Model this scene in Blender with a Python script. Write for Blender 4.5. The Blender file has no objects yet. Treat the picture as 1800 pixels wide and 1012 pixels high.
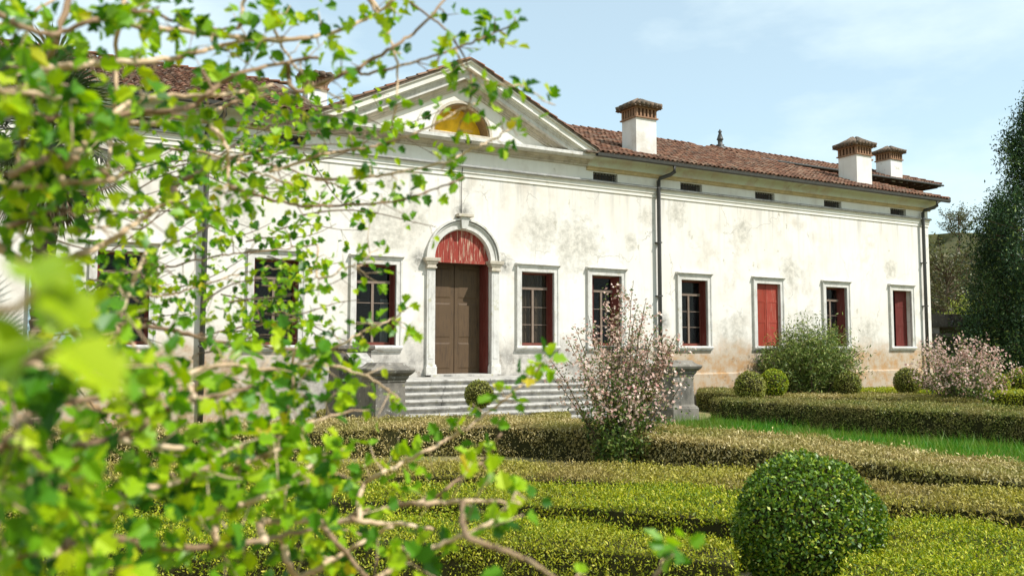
import bpy, bmesh, math, random
import numpy as np
from mathutils import Vector, Matrix
random.seed(7); rng = np.random.default_rng(7)
R = math.radians
scene = bpy.context.scene
col = scene.collection

# ------------------------------------------------------------------ camera
FPX, PITCH, YAW = 1500.0, math.atan(107/1500.0), R(29.1)
CAM = np.array([-11.553, -24.0, 2.25])
fw = np.array([math.sin(YAW)*math.cos(PITCH), math.cos(YAW)*math.cos(PITCH), math.sin(PITCH)])
rt = np.array([math.cos(YAW), -math.sin(YAW), 0.0]); up = np.cross(rt, fw)
cd = bpy.data.cameras.new('camera'); cam = bpy.data.objects.new('camera', cd); col.objects.link(cam)
cd.sensor_width = 36; cd.lens = 30.0; cd.clip_start = 0.05; cd.clip_end = 3000
cd.dof.use_dof = True; cd.dof.focus_distance = 24.0; cd.dof.aperture_fstop = 4.4
cam.matrix_world = Matrix(((rt[0], up[0], -fw[0], CAM[0]), (rt[1], up[1], -fw[1], CAM[1]), (rt[2], up[2], -fw[2], CAM[2]), (0, 0, 0, 1)))
scene.camera = cam

# ------------------------------------------------------------------ sky and sun
SUN_EL, SUN_AZ = R(50), R(33)                       # azimuth from the facade normal towards +X
to_sun = Vector((math.sin(SUN_AZ)*math.cos(SUN_EL), -math.cos(SUN_AZ)*math.cos(SUN_EL), math.sin(SUN_EL)))
world = bpy.data.worlds.new('World'); scene.world = world; world.use_nodes = True
wt = world.node_tree; wt.nodes.clear()
wo = wt.nodes.new('ShaderNodeOutputWorld'); bg = wt.nodes.new('ShaderNodeBackground')
sky = wt.nodes.new('ShaderNodeTexSky'); sky.sky_type = 'NISHITA'; sky.sun_disc = False
sky.sun_elevation = SUN_EL; sky.sun_rotation = math.atan2(to_sun.x, to_sun.y); sky.air_density = 1.0; sky.dust_density = 0.6; sky.ozone_density = 1.0
tc = wt.nodes.new('ShaderNodeTexCoord'); mp = wt.nodes.new('ShaderNodeMapping'); mp.inputs['Scale'].default_value = (1.0, 1.0, 2.6); mp.inputs['Location'].default_value = (0.3, 0.0, 0.2)
cn = wt.nodes.new('ShaderNodeTexNoise'); cn.inputs['Scale'].default_value = 1.9; cn.inputs['Detail'].default_value = 7; cn.inputs['Roughness'].default_value = .55
cr = wt.nodes.new('ShaderNodeValToRGB'); cr.color_ramp.elements[0].position = .40; cr.color_ramp.elements[0].color = (.44, .44, .44, 1); cr.color_ramp.elements[1].position = .585; cr.color_ramp.elements[1].color = (.98, .98, .98, 1)
cm = wt.nodes.new('ShaderNodeMix'); cm.data_type = 'RGBA'; cm.inputs[7].default_value = (6.2, 7.35, 7.6, 1)
L = wt.links.new
L(tc.outputs['Generated'], mp.inputs['Vector']); L(mp.outputs['Vector'], cn.inputs['Vector']); L(cn.outputs['Fac'], cr.inputs['Fac'])
L(cr.outputs['Color'], cm.inputs[0]); sm = wt.nodes.new('ShaderNodeMix'); sm.data_type = 'RGBA'; sm.blend_type = 'MULTIPLY'; sm.inputs[0].default_value = 1; sm.inputs[7].default_value = (1.22, 1.40, 1.28, 1)
L(sky.outputs['Color'], sm.inputs[6]); L(sm.outputs[2], cm.inputs[6]); L(cm.outputs[2], bg.inputs['Color'])
bg.inputs['Strength'].default_value = 0.121; L(bg.outputs[0], wo.inputs[0])
sl = bpy.data.lights.new('sun', 'SUN'); sl.energy = 4.6; sl.angle = R(.5); sl.color = (1, .975, .94)
so = bpy.data.objects.new('sun', sl); col.objects.link(so); so.rotation_euler = to_sun.to_track_quat('Z', 'Y').to_euler(); so.location = (0, -30, 40)
vs = scene.view_settings; vs.view_transform = 'Standard'; vs.look = 'None'; vs.gamma = 1; vs.use_curve_mapping = False; vs.exposure = 0.33
scene.render.engine = 'CYCLES'; scene.cycles.max_bounces = 6; scene.cycles.transparent_max_bounces = 12; scene.cycles.use_denoising = True

def pix(x, y, d):                                  # point of the photograph at depth d -> place in the garden
    return CAM + d*(fw + (x-900)/FPX*rt - (y-506)/FPX*up)
def onz(x, y, z):
    v = fw + (x-900)/FPX*rt - (y-506)/FPX*up; return CAM + v*(z-CAM[2])/v[2]
def proj(p):
    d = np.asarray(p)-CAM; w = d@fw; return 900+FPX*(d@rt)/w, 506-FPX*(d@up)/w, w

# ------------------------------------------------------------------ helpers
class MB:
    def __init__(s): s.v = []; s.f = []
    def add(s, vs_, fs_):
        o = len(s.v); s.v += [tuple(map(float, p)) for p in vs_]; s.f += [tuple(o+i for i in f) for f in fs_]
    def box(s, x0, x1, y0, y1, z0, z1):
        s.add([(x0,y0,z0),(x1,y0,z0),(x1,y1,z0),(x0,y1,z0),(x0,y0,z1),(x1,y0,z1),(x1,y1,z1),(x0,y1,z1)],
              [(0,3,2,1),(4,5,6,7),(0,1,5,4),(1,2,6,5),(2,3,7,6),(3,0,4,7)])
    def loft(s, rings, cap=True):                    # rings: closed loops of equal length
        n = len(rings[0]); o = len(s.v)
        for r in rings: s.v += [tuple(map(float, p)) for p in r]
        for i in range(len(rings)-1):
            for j in range(n):
                a = o+i*n+j; b = o+i*n+(j+1) % n; s.f.append((a, b, b+n, a+n))
        if cap: s.f.append(tuple(o+j for j in range(n))[::-1]); s.f.append(tuple(o+(len(rings)-1)*n+j for j in range(n)))
    def stack(s, cx, cy, prof, ratio=1.0):           # square frusta: (z, half width)
        s.loft([[(cx-h, cy-h*ratio, z), (cx+h, cy-h*ratio, z), (cx+h, cy+h*ratio, z), (cx-h, cy+h*ratio, z)] for z, h in prof])
    def lathe(s, cx, cy, prof, n=14):
        s.loft([[(cx+r*math.cos(6.2832*k/n), cy+r*math.sin(6.2832*k/n), z) for k in range(n)] for z, r in prof])
    def sweepx(s, prof, x0, x1):                      # closed (y, z) profile along X
        s.loft([[(x0, y, z) for y, z in prof], [(x1, y, z) for y, z in prof]])
    def tube(s, pts, r0, r1=None, n=6):
        r1 = r0 if r1 is None else r1
        P = [Vector(p) for p in pts]; rings = []
        for i, p in enumerate(P):
            t = (P[min(i+1, len(P)-1)]-P[max(i-1, 0)]).normalized()
            a = t.cross(Vector((0, 0, 1)) if abs(t.z) < .95 else Vector((1, 0, 0))).normalized(); b = t.cross(a)
            r = r0+(r1-r0)*i/(len(P)-1)
            rings.append([p+(a*math.cos(6.2832*k/n)+b*math.sin(6.2832*k/n))*r for k in range(n)])
        s.loft(rings)
    def mesh(s, name, m=None, smooth=False):
        me = bpy.data.meshes.new(name); me.from_pydata(s.v, [], s.f); me.validate()
        bm = bmesh.new(); bm.from_mesh(me); bmesh.ops.recalc_face_normals(bm, faces=bm.faces); bm.to_mesh(me); bm.free()
        if m: me.materials.append(m)
        if smooth: me.polygons.foreach_set('use_smooth', [True]*len(me.polygons))
        return me
    def build(s, name, m, parent=None, smooth=False, bevel=0):
        o = bpy.data.objects.new(name, s.mesh(name, m, smooth)); col.objects.link(o); o.parent = parent
        if bevel:
            b = o.modifiers.new('bevel', 'BEVEL'); b.width = bevel; b.segments = 2; b.limit_method = 'ANGLE'; b.angle_limit = R(40)
        return o
def BOX(name, m, parent, *a, bevel=0):
    b = MB(); b.box(*a); return b.build(name, m, parent, bevel=bevel)
def tag(o, label=None, cat=None, group=None, kind=None):
    for k, v in (('label', label), ('category', cat), ('group', group), ('kind', kind)):
        if v: o[k] = v
    return o
def thing(name, label, cat, loc=(0, 0, 0), group=None):
    o = bpy.data.objects.new(name, None); col.objects.link(o); o.location = loc; o.empty_display_size = .2
    return tag(o, label, cat, group)
def linkcopy(o, parent, M4=None):
    c = o.copy(); col.objects.link(c); c.parent = parent
    if M4 is not None: c.matrix_local = M4
    return c
def norm(a): return a/np.maximum(np.linalg.norm(a, axis=1, keepdims=True), 1e-9)
def npmesh(name, V, F, m, parent=None, tone=None, smooth=False):
    V = np.asarray(V, dtype=np.float32); F = np.asarray(F, dtype=np.int32); k = F.shape[1]
    me = bpy.data.meshes.new(name); me.vertices.add(len(V)); me.vertices.foreach_set('co', V.ravel())
    me.loops.add(F.size); me.loops.foreach_set('vertex_index', F.ravel())
    me.polygons.add(len(F)); me.polygons.foreach_set('loop_start', np.arange(0, F.size, k, dtype=np.int32))
    me.update(calc_edges=True)
    if smooth: me.polygons.foreach_set('use_smooth', [True]*len(F))
    if tone is not None:
        a = me.attributes.new('tone', 'FLOAT', 'FACE'); a.data.foreach_set('value', np.asarray(tone, dtype=np.float32))
    me.materials.append(m); me.update()
    o = bpy.data.objects.new(name, me); col.objects.link(o); o.parent = parent
    return o
def leaf_quads(P, N, size, aspect=.5, bias=.8, along=None):
    """many small pointed leaves: one folded rhombus at each point P, roughly facing N"""
    n = len(P); nn = norm(N*bias+norm(rng.normal(size=(n, 3))))
    d = rng.normal(size=(n, 3)) if along is None else along+.55*rng.normal(size=(n, 3))
    t = norm(d-(d*nn).sum(1, keepdims=True)*nn); b = np.cross(nn, t)
    s = (size*rng.uniform(.65, 1.3, n))[:, None]
    V = np.stack([P-t*s*.5, P+b*s*aspect*.5+nn*s*.06, P+t*s*.5-nn*s*.08, P-b*s*aspect*.5+nn*s*.06], 1).reshape(-1, 3)
    return V, np.arange(4*n).reshape(n, 4)
def leaves(name, P, N, size, m, parent, aspect=.5, bias=.8, along=None, tone=None, kind='stuff'):
    V, F = leaf_quads(P, N, size, aspect, bias, along)
    o = npmesh(name, V, F, m, parent, tone if tone is not None else rng.random(len(P)))
    if kind: o['kind'] = kind
    return o
def wob(x, y, k=1.0, s=0.0):
    return (np.sin(x*1.7*k+y*.9*k+s)+np.sin(y*2.3*k-x*1.1*k+1.3+s)+np.sin(x*3.9*k+2.1*s+y*3.1*k))/3

# ------------------------------------------------------------------ materials
class Mat:
    def __init__(s, name, rough=.85, spec=.25):
        s.m = bpy.data.materials.new(name); s.m.use_nodes = True; s.nt = s.m.node_tree; s.b = s.nt.nodes['Principled BSDF']
        s.b.inputs['Roughness'].default_value = rough; s.b.inputs['Specular IOR Level'].default_value = spec
        g = s.nt.nodes.new('ShaderNodeNewGeometry'); s.pos = g.outputs['Position']
    def n(s, t): return s.nt.nodes.new(t)
    def l(s, a, b): s.nt.links.new(a, b)
    def noise(s, scale, detail=5, rough=.55, stretch=None):
        v = s.pos
        if stretch:
            mpn = s.n('ShaderNodeMapping'); mpn.inputs['Scale'].default_value = stretch; s.l(v, mpn.inputs['Vector']); v = mpn.outputs['Vector']
        k = s.n('ShaderNodeTexNoise'); k.inputs['Scale'].default_value = scale; k.inputs['Detail'].default_value = detail; k.inputs['Roughness'].default_value = rough
        s.l(v, k.inputs['Vector']); return k.outputs['Fac']
    def ramp(s, fac, *stops):
        r = s.n('ShaderNodeValToRGB'); e = r.color_ramp.elements
        while len(e) < len(stops): e.new(.5)
        for i, (p, c) in enumerate(stops):
            e[i].position = p; e[i].color = (c, c, c, 1) if not hasattr(c, '__len__') else (*c, 1)
        s.l(fac, r.inputs['Fac']); return r.outputs['Color']
    def mix(s, fac, a, b, mode='MIX'):
        x = s.n('ShaderNodeMix'); x.data_type = 'RGBA'; x.blend_type = mode
        for sock, v in ((x.inputs[0], fac), (x.inputs[6], a), (x.inputs[7], b)):
            if hasattr(v, 'links'): s.l(v, sock)
            elif hasattr(v, '__len__'): sock.default_value = (*v, 1)
            else: sock.default_value = v
        return x.outputs[2]
    def math(s, op, a, b=0.0, clamp=False):
        x = s.n('ShaderNodeMath'); x.operation = op; x.use_clamp = clamp
        for i, v in enumerate((a, b)):
            if hasattr(v, 'links'): s.l(v, x.inputs[i])
            else: x.inputs[i].default_value = v
        return x.outputs[0]
    def xyz(s):
        q = s.n('ShaderNodeSeparateXYZ'); s.l(s.pos, q.inputs[0]); return q.outputs
    def color(s, c):
        if hasattr(c, 'links'): s.l(c, s.b.inputs['Base Color'])
        else: s.b.inputs['Base Color'].default_value = (*c, 1)
        return s
    def bump(s, h, strength=.3, dist=.02):
        k = s.n('ShaderNodeBump'); k.inputs['Strength'].default_value = strength; k.inputs['Distance'].default_value = dist
        s.l(h, k.inputs['Height']); s.l(k.outputs[0], s.b.inputs['Normal']); return s
    def tone(s):
        a = s.n('ShaderNodeAttribute'); a.attribute_name = 'tone'
        i = s.n('ShaderNodeObjectInfo'); return s.math('FRACT', s.math('ADD', a.outputs['Fac'], i.outputs['Random']))

def plaster(name, dado=True, dirt=1.0, tint=(.735, .70, .645)):
    k = Mat(name, .92, .12)
    c = k.mix(k.ramp(k.noise(.35, 4), (.35, 0), (.68, 1)), tint, tuple(np.array(tint)*(.95, .915, .86)))
    stain = k.ramp(k.noise(1.15, 9, .68), (.47, 0), (.66, 1)); area = k.ramp(k.noise(.30, 4, .55), (.42, .10), (.58, 1))
    c = k.mix(k.math('MULTIPLY', k.math('MULTIPLY', stain, area), .80*dirt), c, (.50, .44, .36))
    fl = k.ramp(k.noise(2.4, 6, .62, (1, 1, .8)), (.62, 0), (.66, 1)); fa = k.ramp(k.noise(.33, 2, .5, (1, 1, 1.3)), (.50, 0), (.55, 1))
    c = k.mix(k.math('MULTIPLY', k.math('MULTIPLY', fl, fa), .85*dirt), c, (.44, .40, .31))
    stre = k.ramp(k.noise(1.0, 6, .6, (5, 5, .45)), (.50, 0), (.72, 1))
    c = k.mix(k.math('MULTIPLY', stre, .34*dirt), c, (.50, .46, .40))
    sp = k.ramp(k.noise(14, 6, .7), (.60, 0), (.75, 1)); c = k.mix(k.math('MULTIPLY', sp, .22*dirt), c, (.42, .39, .34))
    if dado:
        Xd = k.xyz(); top = k.n('ShaderNodeMapRange'); top.inputs[1].default_value = 5.9; top.inputs[2].default_value = 7.7; k.l(Xd[2], top.inputs[0])
        drip = k.ramp(k.noise(1.0, 7, .65, (3.2, 3.2, .18)), (.50, 0), (.68, 1)); c = k.mix(k.math('MULTIPLY', k.math('MULTIPLY', drip, top.outputs[0]), .8), c, (.40, .38, .34))
        low = k.n('ShaderNodeMapRange'); low.inputs[1].default_value = 3.6; low.inputs[2].default_value = 2.2; k.l(Xd[2], low.inputs[0])
        d2 = k.ramp(k.noise(1.4, 9, .7, (1.6, 1.6, .8)), (.46, 0), (.64, 1)); c = k.mix(k.math('MULTIPLY', k.math('MULTIPLY', d2, low.outputs[0]), .5), c, (.50, .46, .40))
        vd = k.n('ShaderNodeTexVoronoi'); vd.feature = 'DISTANCE_TO_EDGE'; vd.inputs['Scale'].default_value = .55
        va = k.n('ShaderNodeVectorMath'); va.operation = 'ADD'; nzc = k.n('ShaderNodeTexNoise'); nzc.inputs['Scale'].default_value = 1.3; nzc.inputs['Detail'].default_value = 7; k.l(k.pos, nzc.inputs['Vector']); k.l(nzc.outputs['Color'], va.inputs[0]); k.l(k.pos, va.inputs[1]); k.l(va.outputs[0], vd.inputs['Vector'])
        crk = k.ramp(vd.outputs['Distance'], (.004, 1), (.011, 0)); c = k.mix(k.math('MULTIPLY', k.math('MULTIPLY', crk, k.ramp(k.noise(.5, 3), (.5, 0), (.6, 1))), .55), c, (.30, .27, .23))
        for sx_, sz_, sr_ in ((-1.42, 4.95, .42), (1.52, 4.95, .42), (.04, 6.5, .45), (7.9, 3.2, .5), (-3.55, 2.3, .5), (3.5, 2.2, .6)):
            dv = k.n('ShaderNodeVectorMath'); dv.operation = 'DISTANCE'; k.l(k.pos, dv.inputs[0]); dv.inputs[1].default_value = (sx_, 0, sz_)
            f_ = k.math('MULTIPLY', k.math('SUBTRACT', 1.0, k.math('DIVIDE', dv.outputs['Value'], sr_), True), k.ramp(k.noise(6, 7, .7), (.35, .3), (.6, 1.6))); c = k.mix(k.math('MULTIPLY', f_, .85, True), c, (.20, .19, .165))
        tot = None
        for sx_, sz_, sr_ in ((4.3, 5.75, 1.7), (2.9, 6.1, 1.2), (-2.6, 5.7, 1.5), (-1.7, 6.2, .9), (14.4, 5.25, .95), (7.25, 6.95, .55), (8.7, 7.2, .8), (11.9, 6.7, .8), (11.3, 2.75, 1.3), (18.9, 2.9, 1.2), (15.2, 3.2, 1.0), (6.6, 6.0, .5), (20.5, 5.7, .7), (-7.0, 6.2, 1.2), (-1.55, 2.6, .7)):
            dv = k.n('ShaderNodeVectorMath'); dv.operation = 'DISTANCE'; k.l(k.pos, dv.inputs[0]); dv.inputs[1].default_value = (sx_, 0, sz_)
            f_ = k.math('SUBTRACT', 1.0, k.math('DIVIDE', dv.outputs['Value'], sr_), True); tot = f_ if tot is None else k.math('MAXIMUM', tot, f_)
        ed = k.math('ADD', tot, k.math('MULTIPLY', k.math('SUBTRACT', k.noise(2.2, 9, .72), .5), 1.9))
        c = k.mix(k.math('MULTIPLY', k.ramp(ed, (.30, 0), (.46, .55), (.75, 1)), .8), c, k.mix(k.ramp(k.noise(4, 7, .7), (.4, 0), (.6, 1)), (.38, .35, .29), (.64, .59, .51)))
        X = k.xyz(); z = k.math('ADD', X[2], k.math('MULTIPLY', k.math('SUBTRACT', k.noise(1.6, 6, .65), .5), 1.3))
        zr = k.n('ShaderNodeMapRange'); zr.inputs[1].default_value = 2.75; zr.inputs[2].default_value = 2.0; k.l(z, zr.inputs[0])
        peel = k.ramp(k.noise(2.2, 8, .7), (.40, 0), (.56, 1))
        warm = k.mix(peel, (.40, .225, .09), (.44, .35, .25)); grey = k.mix(peel, (.27, .25, .22), (.50, .46, .40))
        xa = k.math('ABSOLUTE', X[0]); xr = k.n('ShaderNodeMapRange'); xr.inputs[1].default_value = 4.4; xr.inputs[2].default_value = 8.5; k.l(xa, xr.inputs[0])
        c = k.mix(k.math('MULTIPLY', zr.outputs[0], .93), c, k.mix(xr.outputs[0], grey, warm))
        dk = k.ramp(k.noise(3.0, 8, .75), (.56, 0), (.66, 1)); c = k.mix(k.math('MULTIPLY', k.math('MULTIPLY', dk, zr.outputs[0]), .8), c, (.17, .135, .10))
    k.color(c); k.bump(k.noise(22, 8, .7), .25, .012); return k.m
def stone(name, base=(.50, .475, .43), dark=(.19, .18, .16), amount=.75, scale=3.2):
    k = Mat(name, .9, .2); c = k.mix(k.noise(1.3, 4), base, tuple(np.array(base)*.8))
    c = k.mix(k.math('MULTIPLY', k.ramp(k.noise(scale, 9, .7, (1, 1, .55)), (.46, 0), (.66, 1)), amount), c, dark)
    c = k.mix(k.math('MULTIPLY', k.ramp(k.noise(9, 7, .7), (.58, 0), (.68, 1)), .5), c, (.66, .64, .58))
    c = k.mix(k.math('MULTIPLY', k.ramp(k.noise(5.2, 5, .6), (.60, 0), (.70, 1)), .5), c, (.34, .31, .13))
    k.color(c); k.bump(k.noise(30, 8, .7), .45, .015); return k.m
def wood(name, base, worn, amount=.35, rough=.6):
    k = Mat(name, rough, .3); w = k.ramp(k.noise(3.0, 8, .7, (9, 9, .7)), (.52, 0), (.62, 1))
    c = k.mix(k.noise(2.0, 3), base, tuple(np.array(base)*.65)); c = k.mix(k.math('MULTIPLY', w, amount), c, worn)
    k.color(c); k.bump(k.noise(5, 6, .6, (10, 10, .8)), .3, .006); return k.m
def flat(name, c, rough=.6, spec=.3, metal=0):
    k = Mat(name, rough, spec); a = np.array(c); k.color(k.mix(k.ramp(k.noise(4, 6, .65), (.35, 0), (.7, 1)), tuple(a), tuple(a*.68)))
    k.b.inputs['Metallic'].default_value = metal; return k.m
def leafmat(name, *stops, trans=.35, rough=.5, spec=.3, patch=None):
    k = Mat(name, rough, spec); t = k.tone(); c = k.ramp(t, *stops)
    if patch: c = k.mix(k.math('MULTIPLY', k.ramp(k.noise(patch[0], 4, .6), (.42, 0), (.62, 1)), patch[2]), c, k.mix(t, patch[1], tuple(np.array(patch[1])*.6)))
    k.color(c)
    if trans:
        tr = k.n('ShaderNodeBsdfTranslucent'); hs = k.n('ShaderNodeHueSaturation'); hs.inputs['Value'].default_value = 1.35; hs.inputs['Saturation'].default_value = 1.1
        k.l(c, hs.inputs['Color']); k.l(hs.outputs[0], tr.inputs['Color'])
        mx = k.n('ShaderNodeMixShader'); mx.inputs[0].default_value = trans
        k.l(k.b.outputs[0], mx.inputs[1]); k.l(tr.outputs[0], mx.inputs[2]); k.l(mx.outputs[0], k.nt.nodes['Material Output'].inputs['Surface'])
    return k.m

M = {}
M['plaster'] = plaster('weathered_plaster'); M['plaster_up'] = plaster('white_frieze_plaster', False, .7, (.74, .72, .66)); M['plaster_chim'] = plaster('chimney_plaster', False, .9, (.74, .73, .70))
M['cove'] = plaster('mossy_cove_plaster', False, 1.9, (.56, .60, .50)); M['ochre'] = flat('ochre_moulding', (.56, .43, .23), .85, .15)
M['trim'] = stone('pale_window_stone', (.66, .63, .575), (.33, .305, .27), .6, 4); M['stone'] = stone('grey_step_stone', (.50, .47, .42), (.15, .14, .125), .85)
M['pedestal'] = stone('weathered_pedestal_stone', (.225, .20, .165), (.07, .065, .055), .85, 2.2); M['newel'] = stone('dark_streaked_newel_stone', (.16, .14, .12), (.045, .04, .036), .9, 2.0); M['dirtystone'] = stone('dirty_cornice_stone', (.56, .49, .39), (.25, .20, .14), .7, 3)
M['brownreveal'] = stone('brown_reveal_plaster', (.34, .22, .11), (.17, .11, .055), .7, 3); M['greystone'] = stone('grey_ledge_stone', (.36, .35, .33), (.16, .155, .15), .7, 3)
M['red'] = wood('faded_red_paint', (.30, .034, .014), (.20, .075, .045), .6); M['recessred'] = wood('recess_shaded_red', (.15, .020, .014), (.20, .08, .06), .4); M['shadered'] = wood('reveal_shaded_red', (.15, .028, .019), (.20, .10, .08), .4)  # the two deeper reds carry window and door recess shade in their colour
M['redplank'] = wood('peeling_red_paint', (.30, .036, .02), (.50, .36, .25), .85); M['brown'] = wood('brown_door_wood', (.115, .07, .034), (.06, .037, .021), .8)
M['sash'] = flat('brown_sash_paint', (.17, .045, .028)); M['bar'] = flat('pale_glazing_bar_paint', (.24, .175, .13)); M['pipe'] = flat('dark_grey_downpipe', (.065, .062, .055), .5, .4)
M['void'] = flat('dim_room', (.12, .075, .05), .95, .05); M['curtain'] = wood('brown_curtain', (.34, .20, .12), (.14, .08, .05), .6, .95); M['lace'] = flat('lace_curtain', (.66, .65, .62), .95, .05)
M['yellow'] = flat('yellow_lunette_panel', (.80, .48, .02), .7, .2); M['brick'] = flat('orange_vent_brick', (.31, .18, .11), .9, .1); M['iron'] = flat('rusty_iron', (.05, .045, .04), .7, .3)
M['underside'] = flat('dark_eave_wood', (.07, .045, .03), .9, .1); M['paleblue'] = flat('pale_blue_area', (.44, .58, .66), .5, .3)
k = Mat('roof_tile_clay', .95, .1); t = k.tone()
c = k.ramp(t, (0, (.105, .052, .034)), (.25, (.20, .088, .052)), (.5, (.145, .08, .055)), (.75, (.29, .15, .09)), (.9, (.25, .17, .12)), (1, (.09, .06, .045)))
c = k.mix(k.math('MULTIPLY', k.ramp(k.noise(7, 7, .7), (.48, 0), (.64, 1)), .7), c, (.10, .082, .06)); k.color(c); k.bump(k.noise(40, 5), .3, .01); M['tile'] = k.m
k = Mat('mossy_old_tile', .95, .1); c = k.mix(k.ramp(k.noise(6, 7, .7), (.42, 0), (.6, 1)), (.20, .14, .10), (.10, .085, .065)); k.color(c); M['oldtile'] = k.m
k = Mat('pane_glass', .04, .5); k.b.inputs['Base Color'].default_value = (.02, .02, .022, 1)
tp = k.n('ShaderNodeBsdfTransparent'); tp.inputs[0].default_value = (.8, .84, .82, 1); mx = k.n('ShaderNodeMixShader'); mx.inputs[0].default_value = .80
k.l(k.b.outputs[0], mx.inputs[1]); k.l(tp.outputs[0], mx.inputs[2]); k.l(mx.outputs[0], k.nt.nodes['Material Output'].inputs['Surface']); M['glass'] = k.m
k = Mat('bark', .9, .15); c = k.ramp(k.noise(9, 6, .65), (.3, (.24, .15, .085)), (.5, (.56, .40, .25)), (.75, (.72, .58, .42))); k.color(c); k.bump(k.noise(90, 5), .5, .004); M['bark'] = k.m
k = Mat('dark_bark', .9, .15); k.color(k.ramp(k.noise(7, 6, .65), (.3, (.07, .05, .035)), (.7, (.19, .14, .09)))); M['darkbark'] = k.m
M['fleaf'] = leafmat('spring_leaf', (0, (.022, .09, .005)), (.22, (.07, .21, .006)), (.5, (.19, .37, .006)), (.8, (.33, .48, .006)), (.985, (.44, .52, .010)), (1, (.52, .40, .03)), trans=.36, rough=.40)
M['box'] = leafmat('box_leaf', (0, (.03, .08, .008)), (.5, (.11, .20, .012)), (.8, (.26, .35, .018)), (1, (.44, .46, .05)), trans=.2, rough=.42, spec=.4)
M['hedge_near'] = leafmat('near_hedge_leaf', (0, (.045, .10, .006)), (.4, (.20, .28, .008)), (.8, (.44, .46, .015)), (1, (.66, .58, .08)), trans=.25, patch=(.7, (.44, .36, .05), .3))
M['hedge_mid'] = leafmat('mid_hedge_leaf', (0, (.11, .115, .02)), (.4, (.30, .28, .03)), (.8, (.46, .40, .06)), (1, (.62, .52, .16)), trans=.22, patch=(.5, (.40, .29, .11), .7))
M['hedge_tan'] = leafmat('dry_hedge_leaf', (0, (.16, .125, .03)), (.4, (.38, .295, .10)), (.8, (.58, .46, .19)), (1, (.74, .61, .34)), trans=.2, patch=(.6, (.27, .27, .04), .7))
M['hedge_far'] = leafmat('clipped_hedge_leaf', (0, (.045, .07, .014)), (.4, (.13, .15, .025)), (.8, (.27, .26, .05)), (1, (.52, .44, .16)), trans=.18, patch=(.9, (.34, .26, .09), .7))
M['core'] = flat('hedge_twigs', (.045, .042, .016), .95, .05)
M['grassblade'] = leafmat('grass_blade', (0, (.02, .13, .008)), (.5, (.055, .23, .012)), (.85, (.14, .29, .02)), (1, (.34, .34, .08)), trans=.35, patch=(.9, (.24, .26, .05), .6))
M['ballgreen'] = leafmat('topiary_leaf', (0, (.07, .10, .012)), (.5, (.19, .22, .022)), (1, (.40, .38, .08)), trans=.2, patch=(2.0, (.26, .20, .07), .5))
M['pink'] = leafmat('pink_blossom', (0, (.46, .27, .21)), (.4, (.64, .46, .37)), (.8, (.78, .64, .54)), (1, (.58, .26, .23)), trans=.3)
M['palepink'] = leafmat('pale_pink_blossom', (0, (.52, .33, .27)), (.5, (.72, .56, .48)), (1, (.60, .32, .28)), trans=.3)
M['shrub'] = leafmat('shrub_leaf', (0, (.03, .065, .015)), (.5, (.085, .14, .02)), (.85, (.17, .22, .04)), (1, (.30, .24, .10)), trans=.25)
M['laurel'] = leafmat('oleander_leaf', (0, (.04, .08, .014)), (.5, (.14, .20, .035)), (.85, (.27, .33, .07)), (1, (.42, .38, .15)), trans=.2)
M['conifer'] = leafmat('conifer_needles', (0, (.010, .028, .012)), (.45, (.035, .08, .024)), (.8, (.10, .17, .04)), (1, (.21, .27, .07)), trans=.15)
M['palm'] = leafmat('palm_leaf', (0, (.02, .04, .012)), (.6, (.05, .08, .02)), (1, (.16, .18, .06)), trans=.1, rough=.35, spec=.5)
M['wood_far'] = leafmat('woodland_leaf', (0, (.05, .055, .022)), (.4, (.10, .09, .035)), (.7, (.16, .135, .06)), (1, (.18, .19, .05)), trans=.2, patch=(.06, (.09, .115, .035), .6))
M['yellowgreen'] = leafmat('yellow_green_leaf', (0, (.14, .18, .02)), (.5, (.28, .33, .04)), (1, (.42, .44, .10)), trans=.25)
k = Mat('garden_soil', .98, .05); c = k.mix(k.ramp(k.noise(.8, 6, .65), (.4, 0), (.62, 1)), (.24, .19, .09), (.10, .13, .03)); c = k.mix(k.math('MULTIPLY', k.ramp(k.noise(9, 6, .7), (.45, 0), (.6, 1)), .5), c, (.32, .27, .16)); k.color(c); k.bump(k.noise(30, 6), .5, .03); M['soil'] = k.m
k = Mat('grass_turf', .98, .05); c = k.mix(k.noise(6, 6), (.035, .13, .012), (.09, .19, .02)); k.color(c); M['turf'] = k.m
k = Mat('hill_scrub', .98, .05); c = k.mix(k.ramp(k.noise(.09, 6, .65), (.4, 0), (.62, 1)), (.075, .068, .03), (.055, .068, .024)); k.color(c); M['hill'] = k.m

# ------------------------------------------------------------------ ground
def gz(x, y):
    x = np.asarray(x, float); y = np.asarray(y, float)
    t = np.clip((y+11)/8, 0, 1); return .14*t*t*(3-2*t)
gx = np.concatenate([[-900, -300, -120, -60], np.arange(-36, 48.1, 1.5), [70, 120, 300, 900]]); gy = np.concatenate([[-600, -150, -60], np.arange(-36, 14.1, 1.0), [40, 120, 400, 1200]])
GX, GY = np.meshgrid(gx, gy); V = np.stack([GX, GY, gz(GX, GY)], 2).reshape(-1, 3); nx = len(gx)
F = [[j*nx+i, j*nx+i+1, (j+1)*nx+i+1, (j+1)*nx+i] for j in range(len(gy)-1) for i in range(nx-1)]
tag(npmesh('ground', V, F, M['soil'], smooth=True), 'dry garden soil between the clipped hedges', kind='structure')
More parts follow.
